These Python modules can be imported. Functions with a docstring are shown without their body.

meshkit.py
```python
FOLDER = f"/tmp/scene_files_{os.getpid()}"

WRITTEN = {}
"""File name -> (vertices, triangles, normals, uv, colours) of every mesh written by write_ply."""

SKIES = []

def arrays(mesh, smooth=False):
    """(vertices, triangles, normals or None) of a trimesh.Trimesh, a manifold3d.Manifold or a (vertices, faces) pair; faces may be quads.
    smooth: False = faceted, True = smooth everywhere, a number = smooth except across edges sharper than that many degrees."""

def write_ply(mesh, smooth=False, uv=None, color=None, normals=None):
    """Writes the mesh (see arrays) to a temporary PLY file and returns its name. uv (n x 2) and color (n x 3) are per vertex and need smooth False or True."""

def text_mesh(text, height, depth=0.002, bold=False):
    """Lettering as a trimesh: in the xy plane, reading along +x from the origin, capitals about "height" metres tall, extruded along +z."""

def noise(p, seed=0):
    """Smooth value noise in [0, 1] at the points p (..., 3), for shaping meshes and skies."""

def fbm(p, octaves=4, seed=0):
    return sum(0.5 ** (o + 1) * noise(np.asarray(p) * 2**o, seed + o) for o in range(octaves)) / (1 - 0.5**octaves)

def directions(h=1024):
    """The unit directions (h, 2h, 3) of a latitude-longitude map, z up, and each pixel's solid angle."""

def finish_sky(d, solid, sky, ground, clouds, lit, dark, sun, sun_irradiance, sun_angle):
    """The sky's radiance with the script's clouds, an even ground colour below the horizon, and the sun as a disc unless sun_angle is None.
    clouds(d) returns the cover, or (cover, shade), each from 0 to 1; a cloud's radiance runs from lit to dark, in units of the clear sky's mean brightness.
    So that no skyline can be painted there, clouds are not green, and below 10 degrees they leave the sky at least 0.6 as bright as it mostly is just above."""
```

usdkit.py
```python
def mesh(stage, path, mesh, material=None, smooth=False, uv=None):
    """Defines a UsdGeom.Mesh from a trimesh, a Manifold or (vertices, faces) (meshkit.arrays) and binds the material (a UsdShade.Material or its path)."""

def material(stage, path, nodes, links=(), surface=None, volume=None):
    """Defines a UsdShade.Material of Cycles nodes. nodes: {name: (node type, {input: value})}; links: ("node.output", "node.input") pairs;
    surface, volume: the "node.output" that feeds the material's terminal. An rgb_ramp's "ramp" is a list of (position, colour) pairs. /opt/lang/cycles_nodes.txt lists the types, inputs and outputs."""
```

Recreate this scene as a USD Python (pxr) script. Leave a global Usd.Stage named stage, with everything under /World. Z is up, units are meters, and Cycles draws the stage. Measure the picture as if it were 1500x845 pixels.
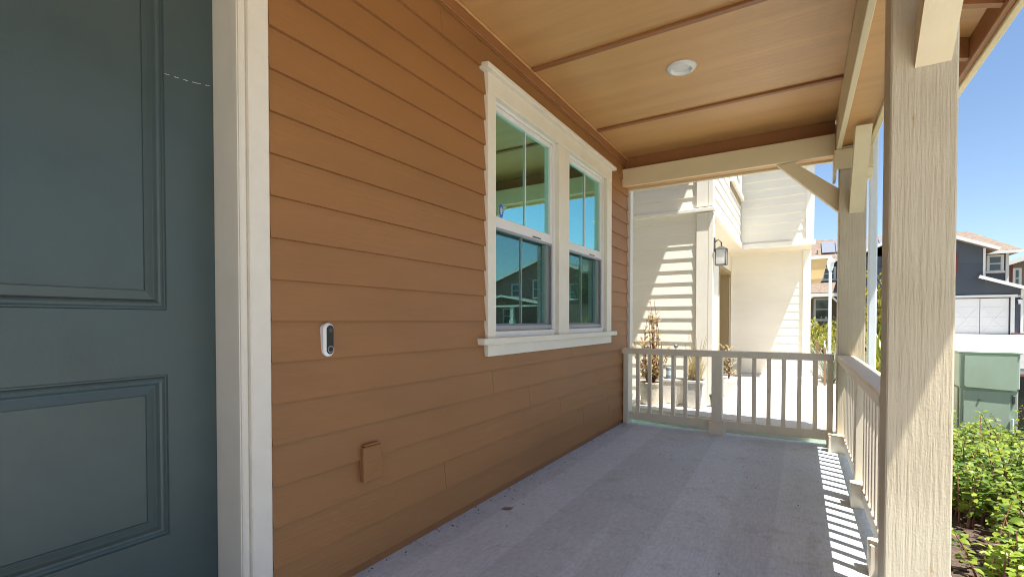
import math, random
import numpy as np
import trimesh
import usdkit, meshkit
from pxr import Usd, UsdGeom, UsdLux, UsdShade, Gf, Sdf, Vt

stage = Usd.Stage.CreateInMemory()
UsdGeom.SetStageUpAxis(stage, UsdGeom.Tokens.z)
UsdGeom.SetStageMetersPerUnit(stage, 1.0)
UsdGeom.Xform.Define(stage, '/World')
UsdGeom.Scope.Define(stage, '/World/Looks')
S = 0.842            # the plan below is drawn in siding courses (0.178 each); S turns plan units into metres
rng = np.random.default_rng(7)
random.seed(7)

# ------------------------------------------------------------------ camera
YAW, PITCH, FPX = math.radians(31.3), math.radians(1.0), 695.0
Fv = np.array([-math.sin(YAW) * math.cos(PITCH), math.cos(YAW) * math.cos(PITCH), -math.sin(PITCH)])
Rv = np.array([math.cos(YAW), math.sin(YAW), 0.0])
Uv = np.cross(Rv, Fv)
EYE = np.array([1.945, 0.0, 1.30]) * S
cam = UsdGeom.Camera.Define(stage, '/World/camera')
M = Gf.Matrix4d(1)
for i, r in enumerate((Rv, Uv, -Fv, EYE)):
    M.SetRow(i, Gf.Vec4d(*[float(a) for a in r], 1.0 if i == 3 else 0.0))
cam.AddTransformOp().Set(M)
cam.CreateHorizontalApertureAttr(36.0)
cam.CreateFocalLengthAttr(FPX / 1500 * 36)
cam.CreateVerticalApertureOffsetAttr(59.5 / 1500 * 36)
cam.CreateClippingRangeAttr(Gf.Vec2f(0.05, 5000))
cam.CreateExposureAttr(1.63)

# ------------------------------------------------------------------ sky and sun
SUN = np.array([1.0, -0.47, 2.95]); SUN /= np.linalg.norm(SUN)
usdkit.material(stage, '/World/Looks/sky', {
    'sky': ('sky_texture', {'sky_type': 'single_scattering', 'sun_disc': False, 'sun_elevation': math.asin(SUN[2]),
                            'sun_rotation': math.atan2(SUN[0], SUN[1]), 'aerosol_density': 0.6, 'air_density': 1.0, 'ozone_density': 3.0}),
    'bg': ('background_shader', {'strength': 0.063})}, [('sky.color', 'bg.color')], surface='bg.background')
dome = UsdLux.DomeLight.Define(stage, '/World/sky')
UsdShade.MaterialBindingAPI.Apply(dome.GetPrim()).Bind(UsdShade.Material.Get(stage, '/World/Looks/sky'))
sun = UsdLux.DistantLight.Define(stage, '/World/sun')
sun.CreateNormalizeAttr(True); sun.CreateIntensityAttr(1.0); sun.CreateAngleAttr(0.5)
sun.CreateColorAttr(Gf.Vec3f(1.0, 0.96, 0.89))
zx = SUN; xx = np.cross([0, 0, 1.0], zx); xx /= np.linalg.norm(xx); yx = np.cross(zx, xx)
M = Gf.Matrix4d(1)
for i, r in enumerate((xx, yx, zx)):
    M.SetRow(i, Gf.Vec4d(*[float(a) for a in r], 0.0))
sun.AddTransformOp().Set(M)

# ------------------------------------------------------------------ scene helpers
names = {}
def numbered(path):
    n = names.get(path, -1) + 1
    names[path] = n
    return path if n == 0 else f'{path}_{n:03d}'

def tag(p, label=None, cat=None, group=None, kind=None):
    for k, v in (('label', label), ('category', cat), ('group', group), ('kind', kind)):
        if v: p.SetCustomDataByKey(k, v)

def joined(shapes):
    vs, fs, n = [], [], 0
    for v, f in shapes:
        vs.append(np.asarray(v, float)); fs.append(np.asarray(f, int) + n); n += len(v)
    return np.vstack(vs), np.vstack(fs)

class Thing:
    """An Xform at the thing's base, in plan units; its parts are meshes under it."""
    def __init__(s, name, label=None, cat=None, base=(0, 0, 0), group=None, kind=None):
        s.base = np.array(base, float)
        s.path = numbered('/World/' + name)
        x = UsdGeom.Xform.Define(stage, s.path)
        x.AddTranslateOp().Set(Gf.Vec3d(*(s.base * S).tolist()))
        tag(x.GetPrim(), label, cat, group, kind)
    def part(s, name, shapes, mat, parent=None, smooth=False, label=None, kind=None):
        if isinstance(shapes, tuple): shapes = [shapes]
        v, f = joined(shapes)
        p = numbered((parent or s.path) + '/' + name)
        m = usdkit.mesh(stage, p, ((v - s.base) * S, f), mat, smooth=smooth)
        tag(m.GetPrim(), label, kind=kind)
        return p

def single(name, shapes, mat, label=None, cat=None, group=None, kind=None, smooth=False):
    if isinstance(shapes, tuple): shapes = [shapes]
    v, f = joined(shapes)
    m = usdkit.mesh(stage, numbered('/World/' + name), (v * S, f), mat, smooth=smooth)
    tag(m.GetPrim(), label, cat, group, kind)

def rnd(a, b): return float(rng.uniform(a, b))
# --- shapes: (vertices, triangles)
_c = []
for sx in (-1, 1):
    for sy in (-1, 1):
        for sz in (-1, 1):
            for ax in range(3):
                _c.append(((sx, sy, sz), ax))
def _cham(hx, hy, hz, b):
    out = []
    h = (hx, hy, hz)
    for s, ax in _c:
        out.append([s[i] * (h[i] - (b if i != ax else 0)) for i in range(3)])
    return np.array(out)
_t = trimesh.convex.convex_hull(_cham(1, 1, 1, .2))
_map = [int(np.argmin(np.linalg.norm(_cham(1, 1, 1, .2) - v, axis=1))) for v in _t.vertices]
_CF = np.array(_map)[_t.faces]
def box(x0, x1, y0, y1, z0, z1, b=0.004):
    h = np.array([x1 - x0, y1 - y0, z1 - z0]) / 2
    b = min(b, h.min() * .45)
    return _cham(*h, b) + np.array([x0 + x1, y0 + y1, z0 + z1]) / 2, _CF
_BV = np.array([[x, y, z] for x in (-1, 1) for y in (-1, 1) for z in (-1, 1)], float)
_BF = np.array([[0,1,3],[0,3,2],[4,6,7],[4,7,5],[0,4,5],[0,5,1],[2,3,7],[2,7,6],[0,2,6],[0,6,4],[1,5,7],[1,7,3]])
def pbox(x0, x1, y0, y1, z0, z1):
    return _BV * np.array([x1 - x0, y1 - y0, z1 - z0]) / 2 + np.array([x0 + x1, y0 + y1, z0 + z1]) / 2, _BF
def quad(*p):
    return np.array(p, float), np.array([[0, 1, 2], [0, 2, 3]])
def prism(poly, axis, a, b):
    """A convex polygon in the two other axes (in x<y<z order), extruded along axis from a to b."""
    poly = np.asarray(poly, float); n = len(poly); o = [i for i in range(3) if i != axis]
    v = np.zeros((2 * n, 3)); v[:n, axis] = a; v[n:, axis] = b
    v[:n, o] = poly; v[n:, o] = poly
    m = trimesh.convex.convex_hull(v)
    return np.array(m.vertices), np.array(m.faces)
def hull(pts):
    m = trimesh.convex.convex_hull(np.asarray(pts, float)); return np.array(m.vertices), np.array(m.faces)
def beam(a, b, w, h, up=(0, 0, 1)):
    """A bar of section w (across) x h from a to b."""
    a, b = np.array(a, float), np.array(b, float); d = b - a; L = np.linalg.norm(d); d /= L
    s = np.cross(d, up); s /= np.linalg.norm(s); u = np.cross(s, d)
    v, f = box(-w / 2, w / 2, 0, L, -h / 2, h / 2, .004)
    return a + v[:, :1] * s + v[:, 1:2] * d + v[:, 2:] * u, f
def lathe(profile, c, n=24):
    """profile: (r, z) pairs round the vertical through c."""
    v, f = [], []
    for r, z in profile:
        for k in range(n):
            a = 2 * math.pi * k / n; v.append((c[0] + r * math.cos(a), c[1] + r * math.sin(a), c[2] + z))
    for i in range(len(profile) - 1):
        for k in range(n):
            a, b = i * n + k, i * n + (k + 1) % n
            f += [(a, b, b + n), (a, b + n, a + n)]
    return np.array(v), np.array(f)
def tube(pts, r, n=6):
    p = np.asarray(pts, float); r = np.broadcast_to(r, (len(p),))
    t = np.gradient(p, axis=0); t /= np.linalg.norm(t, axis=1, keepdims=True) + 1e-12
    a = np.cross(t, np.where(np.abs(t[:, 2:]) < .9, [0, 0, 1.], [1., 0, 0])); a /= np.linalg.norm(a, axis=1, keepdims=True)
    b = np.cross(t, a); g = np.arange(n) * 2 * np.pi / n
    v = p[:, None] + r[:, None, None] * (np.cos(g)[None, :, None] * a[:, None] + np.sin(g)[None, :, None] * b[:, None])
    i, j = np.meshgrid(np.arange(len(p) - 1), np.arange(n), indexing='ij')
    q = np.stack([i * n + j, i * n + (j + 1) % n, (i + 1) * n + (j + 1) % n, (i + 1) * n + j], -1).reshape(-1, 4)
    v = v.reshape(-1, 3); f = [q[:, [0, 2, 1]], q[:, [0, 3, 2]]]
    k = len(v); v = np.vstack([v, p[:1], p[-1:]])
    c0 = [[k, (m + 1) % n, m] for m in range(n)]; c1 = [[k + 1, k - n + m, k - n + (m + 1) % n] for m in range(n)]
    return v, np.vstack(f + [np.array(c0)[:, [0, 2, 1]], np.array(c1)[:, [0, 2, 1]]])
def place_disc(r, t, c, axis=0, n=28):
    """A thin disc of radius r, thickness t, axis along x (0), y (1) or z (2)."""
    v, f = lathe([(0, 0), (r, 0), (r, t), (0, t)], (0, 0, 0), n)
    o = {0: [2, 0, 1], 1: [0, 2, 1], 2: [0, 1, 2]}[axis]
    return v[:, o] + np.array(c), f
def ring_loft(y0, y1, z0, z1, prof, xb):
    """Nested rectangles in a plane x = const: prof is a list of (inset, height above xb); the last one is filled."""
    v, f = [], []
    for ins, h in prof:
        v += [(xb + h, y0 + ins, z0 + ins), (xb + h, y1 - ins, z0 + ins), (xb + h, y1 - ins, z1 - ins), (xb + h, y0 + ins, z1 - ins)]
    for i in range(len(prof) - 1):
        for k in range(4):
            a, b = i * 4 + k, i * 4 + (k + 1) % 4
            f += [(a, b, b + 4), (a, b + 4, a + 4)]
    n = 4 * (len(prof) - 1); f += [(n, n + 1, n + 2), (n, n + 2, n + 3)]
    return np.array(v, float), np.array(f)

# ------------------------------------------------------------------ materials
def mat(name, col, rough=.6, var=.06, vscale=6., stretch=(1, 1, 1), bump=0., bscale=40., bstretch=None, spec=.5, extra=None, metallic=0., coat=0., dirt=None, detail=5.):
    """Principled paint: base colour with noise-driven variation and a fine noise bump, in world space."""
    col = np.array(col, float)
    n = {'g': ('geometry', {}), 'm': ('mapping', {'scale': stretch}),
         'n': ('noise_texture', {'scale': vscale, 'detail': detail, 'roughness': .6}),
         'r': ('rgb_ramp', {'ramp': [(.25, tuple(col * (1 - var * 1.6))), (.5, tuple(col)), (.75, tuple(np.minimum(col * (1 + var * 1.2), 1)))]}),
         'p': ('principled_bsdf', {'roughness': rough, 'specular_ior_level': spec, 'metallic': metallic, 'coat_weight': coat})}
    l = [('g.position', 'm.vector'), ('m.vector', 'n.vector'), ('n.fac', 'r.fac')]
    out = 'r.color'
    if dirt:
        dcol, dscale, lo, hi, amt, dst = dirt
        n.update({'dm': ('mapping', {'scale': dst, 'location': (3.1, 1.7, .4)}), 'dn': ('noise_texture', {'scale': dscale, 'detail': 6., 'roughness': .65}),
                  'dr': ('map_range', {'from_min': lo, 'from_max': hi, 'to_min': 0., 'to_max': amt, 'clamp': True}),
                  'dx': ('mix', {'color2': dcol})})
        l += [('g.position', 'dm.vector'), ('dm.vector', 'dn.vector'), ('dn.fac', 'dr.value'), ('dr.result', 'dx.fac'), (out, 'dx.color1')]
        out = 'dx.color'
    l.append((out, 'p.base_color'))
    if bump:
        n.update({'bm': ('mapping', {'scale': bstretch or stretch}), 'bn': ('noise_texture', {'scale': bscale, 'detail': 4., 'roughness': .6}),
                  'b': ('bump', {'strength': 1.0, 'distance': bump})})
        l += [('g.position', 'bm.vector'), ('bm.vector', 'bn.vector'), ('bn.fac', 'b.height'), ('b.normal', 'p.normal')]
    return usdkit.material(stage, '/World/Looks/' + name, n, l, surface='p.BSDF')

M_ = {}
M_['siding'] = mat('siding', (.315, .143, .047), .55, .09, 2.2, (1, .3, 1), bump=.0014, bscale=60., bstretch=(1, .08, 1.3))
M_['brown_trim'] = mat('brown_trim', (.30, .125, .043), .5, .06, 3., bump=.0008, bscale=60.)
M_['ceiling'] = mat('ceiling', (.575, .318, .122), .45, .09, 5., (.12, 1.4, 1), bump=.0022, bscale=28., bstretch=(.07, 1.6, 1))
M_['cream'] = mat('cream', (.70, .59, .385), .55, .05, 5., (1, 1, .3), bump=.0012, bscale=70., bstretch=(1, 1, .12))
M_['creamh'] = mat('creamh', (.70, .59, .385), .55, .05, 5., (.2, 1, 1), bump=.0012, bscale=70., bstretch=(.08, 1, 1))
M_['creamy'] = mat('creamy', (.70, .59, .385), .55, .05, 5., (1, .2, 1), bump=.0012, bscale=70., bstretch=(1, .08, 1))
M_['casing'] = mat('casing', (.76, .70, .60), .45, .04, 9., bump=.0016, bscale=22., dirt=((.35, .28, .2), 60., .70, .78, .6, (1, 1, .5)))
M_['jamb'] = mat('jamb', (.74, .68, .58), .4, .03, 6., bump=.0004, bscale=30.)
M_['wintrim'] = mat('wintrim', (.78, .72, .61), .5, .04, 5., bump=.0008, bscale=50.)
M_['vinyl'] = mat('vinyl', (.76, .74, .72), .35, .02, 5.)
M_['screenframe'] = mat('screenframe', (.32, .32, .36), .4, .02, 5.)
M_['rail'] = mat('rail', (.73, .65, .51), .5, .05, 6., (1, 1, .3), bump=.001, bscale=60.)
M_['door'] = mat('door', (.056, .083, .083), .38, .08, 5., bump=.00035, bscale=120., spec=.5, dirt=((.075, .095, .085), 2.2, .45, .7, .45, (1, 1, 1)))
M_['white'] = mat('white', (.78, .78, .77), .35, .02, 8.)
M_['black'] = mat('black', (.006, .006, .008), .32, .05, 8.)
M_['grey_dark'] = mat('grey_dark', (.06, .06, .065), .4, .05, 8.)
M_['steel'] = mat('steel', (.3, .3, .32), .3, .03, 8., metallic=.8)
M_['blue'] = mat('blue', (.02, .12, .55), .35, .02, 8.)
M_['nb'] = mat('nb', (.85, .80, .70), .6, .04, 3., (.25, .25, 1), bump=.0015, bscale=50., bstretch=(.12, .12, 1))
M_['nbtrim'] = mat('nbtrim', (.86, .82, .73), .55, .03, 4.)
M_['nbsoffit'] = mat('nbsoffit', (.80, .72, .58), .6, .03, 4.)
M_['olive'] = mat('olive', (.30, .22, .11), .5, .06, 4., (1, 1, .3))
M_['tan'] = mat('tan', (.55, .40, .20), .6, .06, 6.)
M_['room'] = mat('room', (.05, .048, .045), .9, .1, 2.)
M_['slate'] = mat('slate', (.064, .073, .089), .6, .06, 2., (.2, .2, 1))
M_['farwhite'] = mat('farwhite', (.68, .66, .62), .6, .04, 2.)
M_['garage'] = mat('garage', (.72, .70, .67), .5, .03, 2.)
M_['farbrown'] = mat('farbrown', (.20, .145, .10), .6, .07, 2.)
M_['red'] = mat('red', (.16, .03, .025), .6, .05, 3.)
M_['brick'] = mat('brick', (.22, .085, .06), .8, .15, 12.)
M_['shingle'] = mat('shingle', (.20, .148, .112), .9, .28, 5., (1, 1, 1.6), bump=.01, bscale=14.)
M_['solar'] = mat('solar', (.20, .21, .24), .3, .04, 5., coat=.6)
M_['farglass'] = mat('farglass', (.03, .045, .05), .06, .2, .8, spec=.9)
M_['box_green'] = mat('box_green', (.335, .435, .335), .42, .06, 3.5, (1, 1, .5), bump=.0004, bscale=60., dirt=((.30, .36, .27), 7., .55, .72, .5, (1, 1, .4)))
M_['box_side'] = mat('box_side', (.36, .40, .27), .5, .08, 5., (1, 1, .5))
M_['bin'] = mat('bin', (.035, .035, .032), .55, .15, 6.)
M_['pot'] = mat('pot', (.62, .57, .46), .7, .09, 7., bump=.003, bscale=25., dirt=((.38, .26, .16), 9., .5, .65, .7, (1, 1, 1)))
M_['trough'] = mat('trough', (.60, .58, .53), .75, .08, 8., bump=.002, bscale=30.)
M_['bluegrey'] = mat('bluegrey', (.25, .33, .38), .4, .08, 8.)
M_['soil'] = mat('soil', (.05, .034, .024), .95, .3, 20., bump=.01, bscale=40.)
M_['stem'] = mat('stem', (.16, .06, .035), .7, .2, 20.)
M_['bark'] = mat('bark', (.12, .085, .06), .9, .25, 8., (1, 1, .2), bump=.01, bscale=20.)
M_['wood'] = mat('wood', (.24, .14, .08), .8, .15, 9., (1, 1, .3))
M_['rock'] = mat('rock', (.42, .38, .34), .9, .15, 8., bump=.01, bscale=14.)
M_['lamp'] = mat('lamp', (.66, .72, .78), .35, .03, 6.)
M_['car'] = mat('car', (.62, .66, .68), .25, .02, 4., coat=.8)
M_['tyre'] = mat('tyre', (.02, .02, .02), .8, .1, 9.)
M_['asphalt'] = mat('asphalt', (.20, .195, .195), .9, .12, 4., bump=.004, bscale=60.)
M_['drive'] = mat('drive', (.52, .50, .47), .85, .07, 1.5, bump=.002, bscale=40., dirt=((.30, .28, .25), 1.2, .58, .75, .35, (1, 1, 1)))
M_['walk'] = mat('walk', (.64, .61, .56), .85, .06, 2.5, bump=.002, bscale=50.)
M_['turf'] = mat('turf', (.50, .85, .65), .8, .2, 20., bump=.01, bscale=80.)
M_['mulch'] = mat('mulch', (.115, .075, .055), .95, .45, 26., (1, 1.6, 1), bump=.03, bscale=30., bstretch=(1, 2, 1))
M_['yard'] = mat('yard', (.25, .24, .15), .95, .25, 1.2, bump=.01, bscale=20.)
M_['dryleaf'] = mat('dryleaf', (.26, .18, .12), .8, .2, 60.)
M_['web'] = mat('web', (.8, .8, .8), .5, .02, 5.)

def leafmat(name, c0, c1, scale=30., trans=.45, rough=.35):
    return usdkit.material(stage, '/World/Looks/' + name, {
        'g': ('geometry', {}), 'n': ('noise_texture', {'scale': scale, 'detail': 2.}),
        'r': ('rgb_ramp', {'ramp': [(.3, c0), (.68, c1)]}), 'oi': ('object_info', {}),
        'h': ('hsv', {'fac': 1.0, 'hue': .5, 'saturation': 1.0}), 'v': ('map_range', {'from_min': 0., 'from_max': 1., 'to_min': .8, 'to_max': 1.2}),
        'p': ('principled_bsdf', {'roughness': rough}), 't': ('translucent_bsdf', {}), 'm': ('mix_closure', {'fac': trans})},
        [('g.position', 'n.vector'), ('n.fac', 'r.fac'), ('r.color', 'h.color'), ('oi.random', 'v.value'), ('v.result', 'h.value'),
         ('h.color', 'p.base_color'), ('h.color', 't.color'), ('p.BSDF', 'm.closure1'), ('t.BSDF', 'm.closure2')], surface='m.closure')
M_['leaf'] = leafmat('leaf', (.15, .26, .025), (.42, .50, .08), 16.)
M_['leaf_old'] = leafmat('leaf_old', (.07, .15, .03), (.18, .28, .05), 16.)
M_['leaf_red'] = leafmat('leaf_red', (.55, .50, .24), (.40, .22, .13), 18., .45)
M_['leaf_yel'] = leafmat('leaf_yel', (.16, .19, .03), (.48, .42, .07), 3.)
M_['leaf_tree'] = leafmat('leaf_tree', (.07, .13, .03), (.16, .24, .05), 3.)
M_['straw'] = leafmat('straw', (.42, .33, .16), (.55, .47, .27), 9., .3)
M_['spike'] = leafmat('spike', (.10, .17, .03), (.42, .38, .06), 2.5, .4)
M_['yucca'] = leafmat('yucca', (.10, .14, .09), (.28, .32, .22), 5., .25)

# floor: broom-finished concrete, strokes along the porch, faint tone bands and stains
M_['floor'] = usdkit.material(stage, '/World/Looks/floor', {
    'g': ('geometry', {}), 'm1': ('mapping', {'scale': (1, .10, 1)}), 'n1': ('noise_texture', {'scale': 120., 'detail': 2., 'roughness': .6}),
    'm2': ('mapping', {'scale': (1, .8, 1)}), 'n2': ('noise_texture', {'scale': 1.3, 'detail': 6., 'roughness': .6}),
    'n3': ('noise_texture', {'scale': 38., 'detail': 7., 'roughness': .8}), 'm4': ('mapping', {'scale': (1, .02, 1), 'location': (.3, 0, 0)}), 'n4': ('noise_texture', {'scale': 2.6, 'detail': 1.}),
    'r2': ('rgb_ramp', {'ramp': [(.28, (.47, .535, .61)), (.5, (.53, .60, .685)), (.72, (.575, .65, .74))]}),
    'r1': ('map_range', {'from_min': .3, 'from_max': .7, 'to_min': .90, 'to_max': 1.09}), 'r3': ('map_range', {'from_min': .3, 'from_max': .7, 'to_min': .82, 'to_max': 1.15}),
    'r4': ('map_range', {'from_min': .485, 'from_max': .505, 'to_min': .94, 'to_max': 1.05, 'clamp': True}),
    'a': ('math', {'math_type': 'multiply'}), 'b': ('math', {'math_type': 'multiply'}), 'h': ('hsv', {'hue': .5, 'saturation': 1., 'fac': 1.}),
    'nd': ('noise_texture', {'scale': 4.5, 'detail': 9., 'roughness': .75}), 'rd': ('map_range', {'from_min': .54, 'from_max': .74, 'to_min': 0., 'to_max': .5, 'clamp': True}),
    'dx': ('mix', {'color2': (.22, .21, .20)}),
    'p': ('principled_bsdf', {'roughness': .75, 'specular_ior_level': .4}), 'bp': ('bump', {'strength': .8, 'distance': .0016})},
    [('g.position', 'm1.vector'), ('m1.vector', 'n1.vector'), ('g.position', 'm2.vector'), ('m2.vector', 'n2.vector'), ('g.position', 'n3.vector'),
     ('g.position', 'm4.vector'), ('m4.vector', 'n4.vector'), ('n4.fac', 'r4.value'), ('n2.fac', 'r2.fac'), ('n1.fac', 'r1.value'), ('n3.fac', 'r3.value'),
     ('r1.result', 'a.value1'), ('r3.result', 'a.value2'), ('a.value', 'b.value1'), ('r4.result', 'b.value2'), ('b.value', 'h.value'), ('r2.color', 'dx.color1'),
     ('g.position', 'nd.vector'), ('nd.fac', 'rd.value'), ('rd.result', 'dx.fac'), ('dx.color', 'h.color'), ('h.color', 'p.base_color'), ('n1.fac', 'bp.height'), ('bp.normal', 'p.normal')], surface='p.BSDF')
# rough-sawn post: vertical fibres, saw chatter, a few rust-coloured bleeds
M_['post'] = usdkit.material(stage, '/World/Looks/post', {
    'g': ('geometry', {}), 'm1': ('mapping', {'scale': (1, 1, .045)}), 'n1': ('noise_texture', {'scale': 120., 'detail': 4., 'roughness': .65}),
    'm2': ('mapping', {'scale': (1, 1, .012)}), 'n2': ('noise_texture', {'scale': 62., 'detail': 1.}), 'n6': ('noise_texture', {'scale': 130., 'detail': 3.}), 'w6': ('math', {'math_type': 'multiply', 'value2': .45}), 'ad2': ('math', {'math_type': 'add'}),
    'n3': ('noise_texture', {'scale': 4., 'detail': 5.}), 'm5': ('mapping', {'scale': (1, 1, .22), 'location': (.7, 0, .3)}), 'n5': ('noise_texture', {'scale': 24., 'detail': 5., 'roughness': .7}),
    'r3': ('rgb_ramp', {'ramp': [(.3, (.54, .465, .33)), (.7, (.615, .54, .395))]}),
    'r5': ('map_range', {'from_min': .665, 'from_max': .73, 'to_min': 0., 'to_max': .7, 'clamp': True}), 'x5': ('mix', {'color2': (.48, .27, .08)}),
    'w1': ('map_range', {'from_min': .25, 'from_max': .75, 'to_min': 0., 'to_max': 1.}), 'w2': ('map_range', {'from_min': .2, 'from_max': .8, 'to_min': 0., 'to_max': .55}),
    'ad': ('math', {'math_type': 'add'}), 'b': ('bump', {'strength': 1., 'distance': .0026}), 'p': ('principled_bsdf', {'roughness': .6, 'specular_ior_level': .35})},
    [('g.position', 'm1.vector'), ('m1.vector', 'n1.vector'), ('g.position', 'm2.vector'), ('m2.vector', 'n2.vector'), ('g.position', 'n3.vector'), ('n3.fac', 'r3.fac'),
     ('g.position', 'm5.vector'), ('m5.vector', 'n5.vector'), ('n5.fac', 'r5.value'), ('r5.result', 'x5.fac'), ('r3.color', 'x5.color1'), ('x5.color', 'p.base_color'),
     ('n1.fac', 'w1.value'), ('n2.fac', 'w2.value'), ('w1.result', 'ad.value1'), ('w2.result', 'ad.value2'), ('g.position', 'n6.vector'), ('n6.fac', 'w6.value1'), ('w6.value', 'ad2.value2'), ('ad.value', 'ad2.value1'), ('ad2.value', 'b.height'), ('b.normal', 'p.normal')], surface='p.BSDF')
# window glass (low-e, mirrors a good part of the daylight) and insect screen
def pane_mat(name, ior, tint, tr):
    return usdkit.material(stage, '/World/Looks/' + name, {
        'f': ('fresnel', {'IOR': ior}), 't': ('transparent_bsdf', {'color': tr}), 'g': ('glossy_bsdf', {'color': tint, 'roughness': 0.0}), 'm': ('mix_closure', {})},
        [('f.fac', 'm.fac'), ('t.BSDF', 'm.closure1'), ('g.BSDF', 'm.closure2')], surface='m.closure')
M_['glass'] = pane_mat('glass', 24.0, (.42, .90, .84), (.55, .58, .55))
M_['clear_glass'] = usdkit.material(stage, '/World/Looks/clear_glass', {
    't': ('transparent_bsdf', {'color': (.98, 1.0, .99)}), 'g': ('glossy_bsdf', {'color': (.9, 1, .95), 'roughness': 0.0}), 'm': ('mix_closure', {'fac': .06})},
    [('t.BSDF', 'm.closure1'), ('g.BSDF', 'm.closure2')], surface='m.closure')
M_['lampglass'] = mat('lampglass', (.72, .72, .70), .25, .03, 9.)
M_['frosted'] = leafmat('frosted', (.86, .86, .84), (.9, .9, .88), 5., .5)
M_['screen'] = usdkit.material(stage, '/World/Looks/screen', {
    'd': ('diffuse_bsdf', {'color': (.035, .04, .042)}), 't': ('transparent_bsdf', {'color': (1, 1, 1)}), 'm': ('mix_closure', {'fac': .62})},
    [('d.BSDF', 'm.closure1'), ('t.BSDF', 'm.closure2')], surface='m.closure')

# ------------------------------------------------------------------ ground
ZG = ([-80, 8, 15, 25, 43, 80, 260], [-.2, -.2, -.15, -.02, .38, .8, .8])
def zg(y): return float(np.interp(y, *ZG))
def sheet(x0, x1, y0, y1, lift, nx=1):
    ys = sorted({y0, y1, *[y for y in ZG[0] if y0 < y < y1]})
    xs = np.linspace(x0, x1, nx + 1)
    v = [(x, y, zg(y) + lift) for y in ys for x in xs]; f = []
    for i in range(len(ys) - 1):
        for k in range(nx):
            a = i * (nx + 1) + k; f += [(a, a + 1, a + nx + 2), (a, a + nx + 2, a + nx + 1)]
    return np.array(v), np.array(f)
single('ground', sheet(-250, 250, -80, 260, 0), M_['yard'], kind='structure')
single('street', sheet(-120, 120, 14.5, 24.5, .005), M_['asphalt'], kind='structure')
single('sidewalk', [pbox(-1.5, 60, 12.6, 14.4, -.35, -.06)], M_['walk'], kind='structure')
single('kerb', [box(-60, 60, 24.5, 24.75, -.3, .12)], M_['walk'], kind='structure')
single('driveway', sheet(7.4, 16.0, 24.7, 43.4, .012), M_['drive'], kind='structure')
single('front_path', [box(3.2, 9.5, -14, 2.0, -.4, -.10)], M_['walk'], kind='structure')
single('mulch_bed', sheet(2.62, 7.2, 2.05, 9.5, .008, 1), M_['mulch'], kind='structure')
single('porch_floor', [box(-.3, 2.62, -4.0, 6.0, -.45, 0, .01)], M_['floor'], kind='structure')
single('neighbour_walkway', [prism([(-3.5, 7.45), (.95, 6.42), (2.7, 6.2), (3.0, 12.5), (-3.5, 12.5)], 2, -.4, .08)], M_['walk'], kind='structure')
single('turf_strip', [pbox(-3.2, 2.9, 6.03, 7.2, -.3, -.09)], M_['turf'], label='bright green turf strip under the far railing', cat='turf', kind='stuff')

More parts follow.
